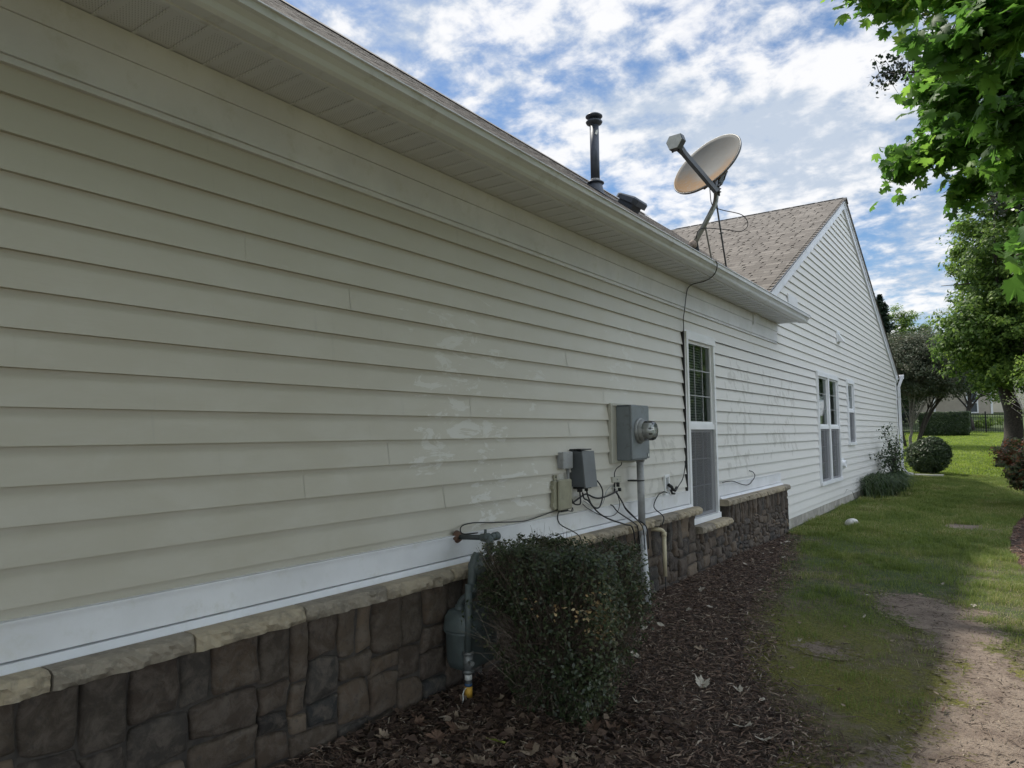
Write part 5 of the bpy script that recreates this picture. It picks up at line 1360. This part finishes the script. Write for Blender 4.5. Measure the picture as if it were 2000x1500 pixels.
mb.build('stem', M_BARK, t)
tree('purple_plum_tree', 'dark purple leaved tree at the right edge behind the lime green bough', 'tree', (4.6, 23.0, .45), (4.4, 23.0, 2.8), .10, [(4.0, 23.0, 4.0, 1.15, 1.0, .75), (3.6, 22.8, 3.7, .8, .8, .4), (4.8, 23, 3.8, .9, .9, .9)], 150, 42, .3, .09, M_PUR, M_BARK, 9, shell=.3)
def conifer(base, h, r, label, seed):
    t = thing('conifer', label, 'tree', base, 'dark conifers behind the gable'); n = int(8500 * h / 8); z = rng.random(n) ** 1.35; a = rng.uniform(0, 6.283, n)
    lay = .72 + .28 * np.cos(z * 46 + 3 * np.sin(a * 3)); rad = r * (1 - z) ** .62 * lay * rng.random(n) ** .35
    P = np.stack([base[0] + rad * np.cos(a), base[1] + rad * np.sin(a), base[2] + .3 + z * (h - .3) - .12 * rad], -1)
    N = unit(np.stack([np.cos(a) * .3, np.sin(a) * .3, np.ones(n)], -1) + rng.normal(size=(n, 3)) * .4)
    V, F = leaf_quads(P, N, rng.uniform(.18, .40, n), .4); npmesh('crown', V, F, M_CON, t)
    MB().tube([base, (base[0], base[1], base[2] + h * .95)], [.16, .03], 8).build('trunk', M_BARK, t)
conifer((-4.75, 50, 1.9), 9.0, 2.4, 'taller dark conifer, close against the gable edge', 1)
conifer((-4.05, 50.5, 1.9), 8.3, 2.0, 'shorter dark conifer with a pointed top right of the taller one', 2)
tree('broadleaf_tree', 'light green feathery tree in the gap between the gable and the big tree', 'tree', (-3.5, 56.0, 2.2), (-3.5, 56, 7.5), .18, [(-3.8, 56, 8.3, 1.0, 1.2, 1.9), (-3.0, 56, 8.1, .9, 1.0, 1.8), (-2.2, 56, 7.2, .9, 1, 1.6), (-3.0, 56, 5.8, 1.8, 1.2, 2.0)], 420, 60, .42, .16, M_GR2, M_BARK, 11, upb=.8)
tree('broadleaf_tree', 'dense mid green tree behind the crape myrtle', 'tree', (.6, 47.0, 1.5), (.6, 47, 4.5), .16, [(.6, 47, 5.6, 1.7, 1.3, 2.0), (1.8, 47, 5.2, 1.3, 1.2, 2.2), (-.9, 47.5, 5.6, 1.3, 1, 1.5)], 420, 60, .42, .15, M_GR1, M_BARK, 12)
tree('broadleaf_tree', 'dark green tree between the conifers and the crape myrtle', 'tree', (-3.4, 46.0, 1.5), (-3.4, 46, 3.8), .15, [(-3.6, 46, 4.6, 1.6, 1.3, 2.3), (-2.2, 46, 4.6, 1.2, 1.2, 1.9)], 380, 56, .42, .15, M_HED, M_BARK, 13)

for k, (x_, y_) in enumerate(((15.5, 14.0), (7.8, 22.5), (8.6, 31.0), (11.0, 40.0))):
    tree('broadleaf_tree', ['wide green tree nearest to the house beyond the right edge', 'second wide green tree beyond the right edge', 'third wide green tree beyond the right edge', 'farthest wide green tree beyond the right edge'][k], 'tree', (x_, y_, .2), (x_, y_, 4.0), .2, [(x_, y_, 3.9, 3.0, 3.4, 2.6), (x_ - .5, y_ + 1, 2.6, 2.6, 3.0, 1.6)], 300, 42, .75, .24, M_GR1, M_BARK, 30 + k, 'trees beyond the right edge', shell=.4)
# hedges and shrubs
def shrub(name, label, cat, base, blobs, ncl, per, cr, ls, m, group=None, **k):
    t = thing(name, label, cat, base, group); crown_leaves('foliage', blobs, ncl, per, cr, ls, m, t, **k)
    mb = MB(); rr = random.Random(len(label)); b = blobs[0]
    for q in range(7):
        a = rr.uniform(0, 6.28); mb.tube([Vector(base) + Vector((.05 * math.cos(a), .05 * math.sin(a), -.05)), Vector((b[0] + b[3] * .5 * math.cos(a), b[1] + b[4] * .5 * math.sin(a), b[2]))], [.02, .008], 6)
    mb.build('stem', M_BARKG, t); return t
shrub('round_shrub', 'clipped round green shrub just past the far corner of the house', 'shrub', (.62, 21.6, .33), [(.64, 21.6, .85, .44, .44, .46), (.50, 21.75, .80, .43, .42, .42), (.72, 21.5, .95, .34, .34, .34)], 950, 44, .09, .05, M_HED, shell=.90)
t = thing('hedge', 'long clipped dark green hedge with a flat top in front of the black fence', 'hedge', (-.35, 42, 1.15))
n = 26000; P = rng.uniform(-1, 1, (n, 3)); ax_ = rng.integers(0, 3, n); P[np.arange(n), ax_] = np.sign(P[np.arange(n), ax_]) * (1 - rng.random(n) ** 2 * .25)
bmp = 1 + .08 * (fbm(P[:, 0] * 4, P[:, 2] * 3 + P[:, 1], 151, 3) - .5); lowt = 1 - .05 * (P[:, 2] < -.5)
dn = unit(np.sign(P) * np.abs(P) ** 4 + rng.normal(size=P.shape) * .35); W3 = np.stack([-.33 + P[:, 0] * 1.10 * bmp * lowt, 42 + P[:, 1] * .55 * bmp, 1.80 + P[:, 2] * .60 * bmp], -1)
V, F = leaf_quads(W3, dn, rng.uniform(.05, .10, n), .6); npmesh('foliage', V, F, M_HED, t)
MB().box(-1.3, .65, 41.7, 42.3, 1.12, 1.7).build('inner_branches', M_BARK, t)
shrub('hedge_shrub', 'bright green low shrubs seen through the fence bars', 'shrub', (1.3, 48, 1.6), [(1.2, 48, 1.9, .6, .5, .35), (2.2, 48, 1.95, .6, .5, .3)], 70, 50, .2, .08, M_GR2)
shrub('red_tip_shrub', 'rounded shrub with reddish new leaves at the right edge of the lawn', 'shrub', (2.75, 14.3, .30), [(2.75, 14.3, 1.0, .66, .65, .42), (2.9, 14.2, .75, .6, .6, .35), (3.3, 14.3, 1.0, .7, .7, .5)], 420, 52, .12, .060, M_RED, shell=.7)
shrub('weedy_shrub', 'straggly pale green plant at the right edge below the red tipped shrub', 'shrub', (2.72, 12.9, .26), [(2.68, 12.9, .62, .20, .3, .28), (2.9, 12.6, .8, .3, .3, .4)], 60, 22, .12, .055, M_PALE, shell=.2)
t = thing('sapling', 'thin pale grey sapling with sparse leaves standing above the red tipped shrub', 'tree', (2.9, 16.2, .3))
mb = MB(); rr = random.Random(21); tips = []
for k in range(9):
    e = Vector((2.35 + rr.uniform(0, .75), 16 + rr.uniform(-.3, .3), rr.uniform(1.7, 2.6))); P = smooth_path([(2.9, 16.2, .25), Vector((2.85, 16.2, 1.0)).lerp(e, .3), e], 5); mb.tube(P, [.018 * (1 - .8 * i / (len(P) - 1)) for i in range(len(P))], 5)
    for q in range(5):
        a = P[rr.randint(4, len(P) - 1)]; f = a + Vector((rr.uniform(-.25, .2), rr.uniform(-.2, .2), rr.uniform(-.05, .25))); mb.tube([a, f], [.004, .002], 4); tips.append(f)
mb.build('stem', plain('pale_bark', (.34, .32, .29), .9, .2, 20), t)
PP = np.concatenate([np.array(tuple(p)) + rng.normal(0, .06, (9, 3)) for p in tips]); V, F = leaf_quads(PP, unit(rng.normal(size=PP.shape)), rng.uniform(.03, .06, len(PP)), .5); npmesh('foliage', V, F, M_PALE, t)
t = thing('rose_bush', 'loose leggy rose bush against the siding near the far corner', 'shrub', (.28, 17.4, .32))
mb = MB(); rr = random.Random(31); tips = []
for k in range(15):
    e = Vector((.08 + rr.uniform(0, .45), 17.0 + rr.uniform(-1.3, 1.0), rr.uniform(.7, 1.55))); P = smooth_path([(.28, 17.4, .28), Vector((.28, 17.4, .7)).lerp(e, .35), e], 5); mb.tube(P, [.010 * (1 - .75 * i / (len(P) - 1)) for i in range(len(P))], 5)
    for q in range(9):
        a = P[rr.randint(2, len(P) - 1)]; f = a + Vector((rr.uniform(-.12, .16), rr.uniform(-.2, .2), rr.uniform(-.1, .14))); mb.tube([a, f], [.003, .0015], 4); tips.append(f)
mb.build('stem', M_BARK, t)
PP = np.concatenate([np.array(tuple(p)) + rng.normal(0, .045, (11, 3)) for p in tips]); PP[:, 0] = np.maximum(PP[:, 0], .05); V, F = leaf_quads(PP, unit(rng.normal(size=PP.shape) + np.array([.3, -.3, .6])), rng.uniform(.03, .065, len(PP)), .6); npmesh('foliage', V, F, M_HED, t)
t = thing('ornamental_grass', 'clump of long arching grassy leaves at the foot of the rose bush', 'plant', (.32, 15.6, .28))
n = 2600; a = rng.uniform(0, 6.283, n); h = rng.uniform(.20, .46, n); bx_ = .32 + rng.normal(0, .12, n); by_ = 15.6 + rng.normal(0, .55, n); bx_ = np.clip(bx_, .14, .8)
dr = np.stack([np.cos(a), np.sin(a), 0 * a], -1); s_ = np.stack([-np.sin(a), np.cos(a), 0 * a], -1) * .005; c0 = np.stack([bx_, by_, gz(bx_, by_)], -1); Z_ = np.array([0, 0, 1.])
m1 = c0 + dr * (h * .25)[:, None] + Z_ * (h * .7)[:, None]; m2 = c0 + dr * (h * .6)[:, None] + Z_ * (h * .85)[:, None]; e = c0 + dr * (h * .95)[:, None] + Z_ * (h * .6)[:, None]
V = np.stack([c0 - s_, c0 + s_, m1 + s_, m1 - s_, m2 + s_, m2 - s_, e + s_ * .3, e - s_ * .3], 1).reshape(-1, 3); V[:, 0] = np.maximum(V[:, 0], .03); i = np.arange(n)[:, None] * 8
npmesh('foliage', V, np.concatenate([i + np.array([0, 1, 2, 3]), i + np.array([3, 2, 4, 5]), i + np.array([5, 4, 6, 7])], 0), M_HED, t)

# small things on the lawn
def pebble(name, c, r, mat, label, cat, seed, fl=.6):
    rr = np.random.default_rng(seed); n, m = 14, 10; V = []
    for j in range(m + 1):
        th = math.pi * j / m
        for i in range(n):
            ph = 2 * math.pi * i / n; d = np.array([math.sin(th) * math.cos(ph), math.sin(th) * math.sin(ph), math.cos(th)])
            k = 1 + .35 * (fbm(np.array([d[0] * 1.6 + d[2] + seed]), np.array([d[1] * 1.6 - d[2]]), 171, 3)[0] - .5)
            V.append(np.array(c) + d * k * np.array([r, r, r * fl]))
    F = [(j * n + i, j * n + (i + 1) % n, (j + 1) * n + (i + 1) % n, (j + 1) * n + i) for j in range(m) for i in range(n)]
    return tag(npmesh(name, V, F, mat, smooth=True, loc=tuple(c)), label, cat)
M_ROCK = plain('white_rock', (.62, .61, .57), .85, .2, 18, .6)
pebble('rock', (.62, 10.2, .290), .085, M_ROCK, 'white rock lying in the lawn beyond the end of the stone base', 'rock', 3, .85)
pebble('rock', (1.25, 15.5, .27), .04, M_ROCK, 'small white stone far out in the shaded lawn', 'rock', 5, .5)
t = thing('splash_block', 'low concrete splash block below the downspout at the far corner', 'splash block', (.55, 21.0, .33))
mb = MB(); mb.box(.30, .95, 20.80, 21.10, .32, .345, .008); mb.box(.30, .95, 20.80, 20.84, .345, .375, .006); mb.box(.30, .95, 21.06, 21.10, .345, .375, .006); mb.build('block', plain('pale_concrete', (.40, .39, .36), .9, .15, 12), t)

# black metal fence
t = thing('metal_fence', 'black metal picket fence at the back of the lawn beside the hedge', 'fence', (0, 45, 1.3))
M_FE = plain('black_iron', (.012, .012, .013), .45, .1)
gy = 45.0
mb = MB(); x = -6.0
while x < 4.6: mb.box(x - .009, x + .009, gy - .009, gy + .009, 1.36, 2.33); x += .105
pk = mb.build('pickets', M_FE, t)
mb = MB(); mb.box(-6, 4.6, gy - .0125, gy + .0125, 2.25, 2.275); mb.box(-6, 4.6, gy - .0125, gy + .0125, 1.44, 1.465); mb.box(-6, 4.6, gy - .0125, gy + .0125, 2.13, 2.15); mb.build('rail', M_FE, t)
for x in (-5.2, -3.0, -.8, 1.36, 3.5): MB().box(x - .035, x + .035, gy - .035, gy + .035, 1.2, 2.45, .006).build('fence_post', M_FE, t)

# neighbour's house
nb = thing('house', 'beige sided house far behind the hedge and the black fence', 'house', (-2, 58, 2.4))
M_SID2 = plain('beige_siding', (.40, .355, .29), .6, .06, 2); M_SID3 = plain('painted_sunlit_siding', (.62, .58, .47), .6, .05, 2)
def lapwall(p0, p1, z0, z1, mat, name):
    p0 = Vector(p0); p1 = Vector(p1); d = (p1 - p0).normalized(); nn = Vector((d.y, -d.x, 0)); mb = MB(); z = z0
    while z < z1 - .01:
        q = min(z + .13, z1); a = nn * .02; mb.add([p0 + Vector((0, 0, z)), p0 + a + Vector((0, 0, z)), p0 + Vector((0, 0, q)), p1 + Vector((0, 0, z)), p1 + a + Vector((0, 0, z)), p1 + Vector((0, 0, q))], [(0, 3, 4, 1), (1, 4, 5, 2)]); z = q
    return mb.build(name, mat, nb)
lapwall((-9.0, 58, 0), (1.47, 58, 0), 2.3, 5.1, M_SID2, 'wall'); lapwall((1.47, 58, 0), (1.47, 66, 0), 2.3, 5.1, M_SID2, 'wall')
lapwall((1.5, 59.0, 0), (4.5, 59.0, 0), 2.3, 5.0, M_SID3, 'wall')  # paler copy of the siding, sunlight on this wall painted into its colour
for x_ in (1.40, -1.95): MB().box(x_, x_ + .12, 57.96, 58.02, 2.3, 5.1).build('corner_post', M_FRAME, nb)
mb = MB(); mb.poly_prism([(-9.5, 57.5, 5.1), (-9.5, 66, 5.1), (-9.5, 61.8, 7.9)], (11.4, 0, 0)); mb.poly_prism([(1.5, 58.6, 5.0), (1.5, 66, 5.0), (1.5, 62, 7.2)], (3.4, 0, 0)); mb.build('roof', plain('neighbour_shingles', (.13, .115, .10), .9, .2, 2), nb)
mb = MB(); wy = 57.96; y = .02
for a in ((.02, .10, 2.62, 4.05), (.62, .70, 2.62, 4.05), (.10, .62, 2.62, 2.70), (.10, .62, 3.97, 4.05), (.10, .62, 3.30, 3.36)): mb.box(a[0], a[1], wy - .04, wy + .05, a[2], a[3])
wn_ = mb.build('window', M_FRAME, nb); MB().box(.10, .62, wy + .01, wy + .02, 2.70, 3.97).build('pane', plain('dim_pane', (.10, .115, .13), .15, .05), wn_)

# dry leaves
M_DRY = [chip_mat('dry_leaf_%s' % k, [(0, a), (1, b_)]) for k, a, b_ in (('tan', (.20, .145, .10), (.36, .28, .20)), ('brown', (.09, .052, .034), (.17, .10, .065)), ('pale', (.42, .37, .30), (.55, .50, .42)))]
def dry_leaf_mesh(lobed, seed):
    rr = np.random.default_rng(seed)
    if lobed:
        pts = ML * np.array([1.0, 1.0]) * (1 + rr.normal(0, .06, ML.shape))
    else:
        a = np.linspace(0, 2 * np.pi, 17)[:-1]; pts = np.stack([.24 * np.sin(a) * (1 + .1 * rr.normal(size=16)), -.5 * np.cos(a)], -1)
    c = rr.uniform(.3, 1.1); tw = rr.uniform(-.6, .6)
    V = [(0, 0, .02)]
    for x, y in pts: V.append((x, y, c * (x * x * 1.6 + .35 * y * y) + tw * x * y * .6 + rr.normal(0, .02) + .0))
    n = len(pts); me = bpy.data.meshes.new('dry_leaf'); me.from_pydata(V, [], [(0, 1 + k, 1 + (k + 1) % n) for k in range(n)]); me.update(); return me
DL = {}
for kind in (0, 1):
    for mi in range(3):
        for q in range(3):
            me = dry_leaf_mesh(kind == 0, 10 * kind + q); me.materials.append(M_DRY[mi]); DL[(kind, mi, q)] = me
def drop_leaf(x, y, size, kind, mi, label, group):
    me = DL[(kind, mi, rnd.randint(0, 2))]; o = bpy.data.objects.new('dry_leaf', me); col.objects.link(o)
    o.location = (x, y, float(gz(x, y)) + .022); o.scale = (size,) * 3; o.rotation_euler = (rnd.uniform(-.5, .5), rnd.uniform(-.5, .5), rnd.uniform(0, 6.28))
    tag(o, label, 'leaf', group)
rs_ = np.random.default_rng(5)
for k in range(34):
    x = rs_.uniform(.25, 1.05); y = rs_.uniform(1.9, 2.85)
    drop_leaf(x, y, rs_.uniform(.05, .085), 0, int(rs_.choice([0, 1, 1, 0])), 'curled brown lobed leaf on the dark mulch below the shrub', 'curled brown leaves on the mulch below the shrub')
for k in range(46):
    y = rs_.uniform(2.9, 8.3); x = rs_.uniform(.22, max(.3, min(1.5, float(mulch_edge(y)) + .05)))
    drop_leaf(x, y, rs_.uniform(.03, .07), 1 if rs_.random() < .5 else 0, int(rs_.choice([0, 2, 2])), 'pale dry leaf on the dark mulch bed', 'pale dry leaves scattered on the mulch bed')
for k in range(44):
    y = rs_.uniform(2.9, 7.5); x = rs_.uniform(float(mulch_edge(y)) + .1, 2.1)
    drop_leaf(x, y, rs_.uniform(.018, .040), int(rs_.random() < .7), int(rs_.choice([0, 0, 1, 2])), 'small dry leaf lying on the thin grass', 'small dry leaves on the thin grass')
drop_leaf(1.08, 3.42, .075, 0, 2, 'large pale curled leaf right of the foot of the shrub', None)
drop_leaf(1.40, 3.05, .075, 0, 2, 'large pale dry leaf near the edge of the mulch at the bottom', None)
me = dry_leaf_mesh(False, 77); me.materials.append(plain('yellow_green_leaf', (.30, .36, .06), .5, .1)); o = bpy.data.objects.new('fallen_leaf', me); col.objects.link(o); o.location = (.66, 2.30, .30); o.scale = (.085,) * 3; o.rotation_euler = (.3, .2, 2.4); tag(o, 'yellow green fallen leaf on the mulch in front of the shrub', 'leaf')
# unsorted leaf litter
x, y = scatter(1500, .12, 1.25, 1.5, 2.95, lambda x, y: rng.random(len(x)) < .9)
P = np.stack([x, y, gz(x, y) + rng.uniform(.008, .03, len(x))], -1); V, F = leaf_quads(P, unit(np.array([0, 0, 1.]) + rng.normal(size=P.shape) * .45), rng.uniform(.02, .055, len(P)), .7, .5)
o = npmesh('leaf_litter', V, F, chip_mat('leaf_litter', [(0, (.03, .018, .012)), (.6, (.085, .050, .034)), (.9, (.16, .11, .075)), (1, (.30, .24, .18))])); tag(o, 'dark leaf litter on the mulch by the stone base', 'leaf litter', kind='stuff')
# twigs and grit on the bare soil
x, y = scatter(11000, 1.3, 3.2, 2.5, 6.6, lambda x, y: (dirt_d(x, y) > -.12))
o = strips('twig_litter', x, y, lambda n: rng.gamma(2, .009, n) + .004, lambda n: rng.uniform(.0015, .007, n), .004, .15, chip_mat('grit', [(0, (.05, .035, .025)), (.6, (.13, .09, .065)), (.9, (.30, .24, .18)), (1, (.5, .42, .32))])); tag(o, 'grit and bits of twig on the bare soil', 'twig litter', kind='stuff')
M_DTWIG = plain('dry_twig', (.16, .12, .09), .9, .3, 30)
rr = random.Random(55)
for (x0, y0, a, L_) in ((1.62, 5.75, .9, .35), (1.75, 5.25, .2, .45), (1.55, 3.45, .1, .40), (2.25, 3.6, 1.9, .22), (2.05, 3.25, .4, .30), (1.42, 3.75, .3, .30)):
    P = []
    for i in range(6):
        f = i / 5; x = x0 + math.cos(a) * L_ * .7 * f; y = y0 + math.sin(a) * L_ * .7 * f + .03 * math.sin(f * 9 + a * 9); P.append((x, y, float(gz(x, y)) + .008 + rr.uniform(0, .006)))
    o = MB().tube(smooth_path(P, 3), [.0032 * (1 - .7 * i / 15) for i in range(16)], 6).build('twig', M_DTWIG, None, loc=P[0]); tag(o, 'thin bare twig lying on the sandy soil', 'twig', 'thin twigs on the sandy soil')
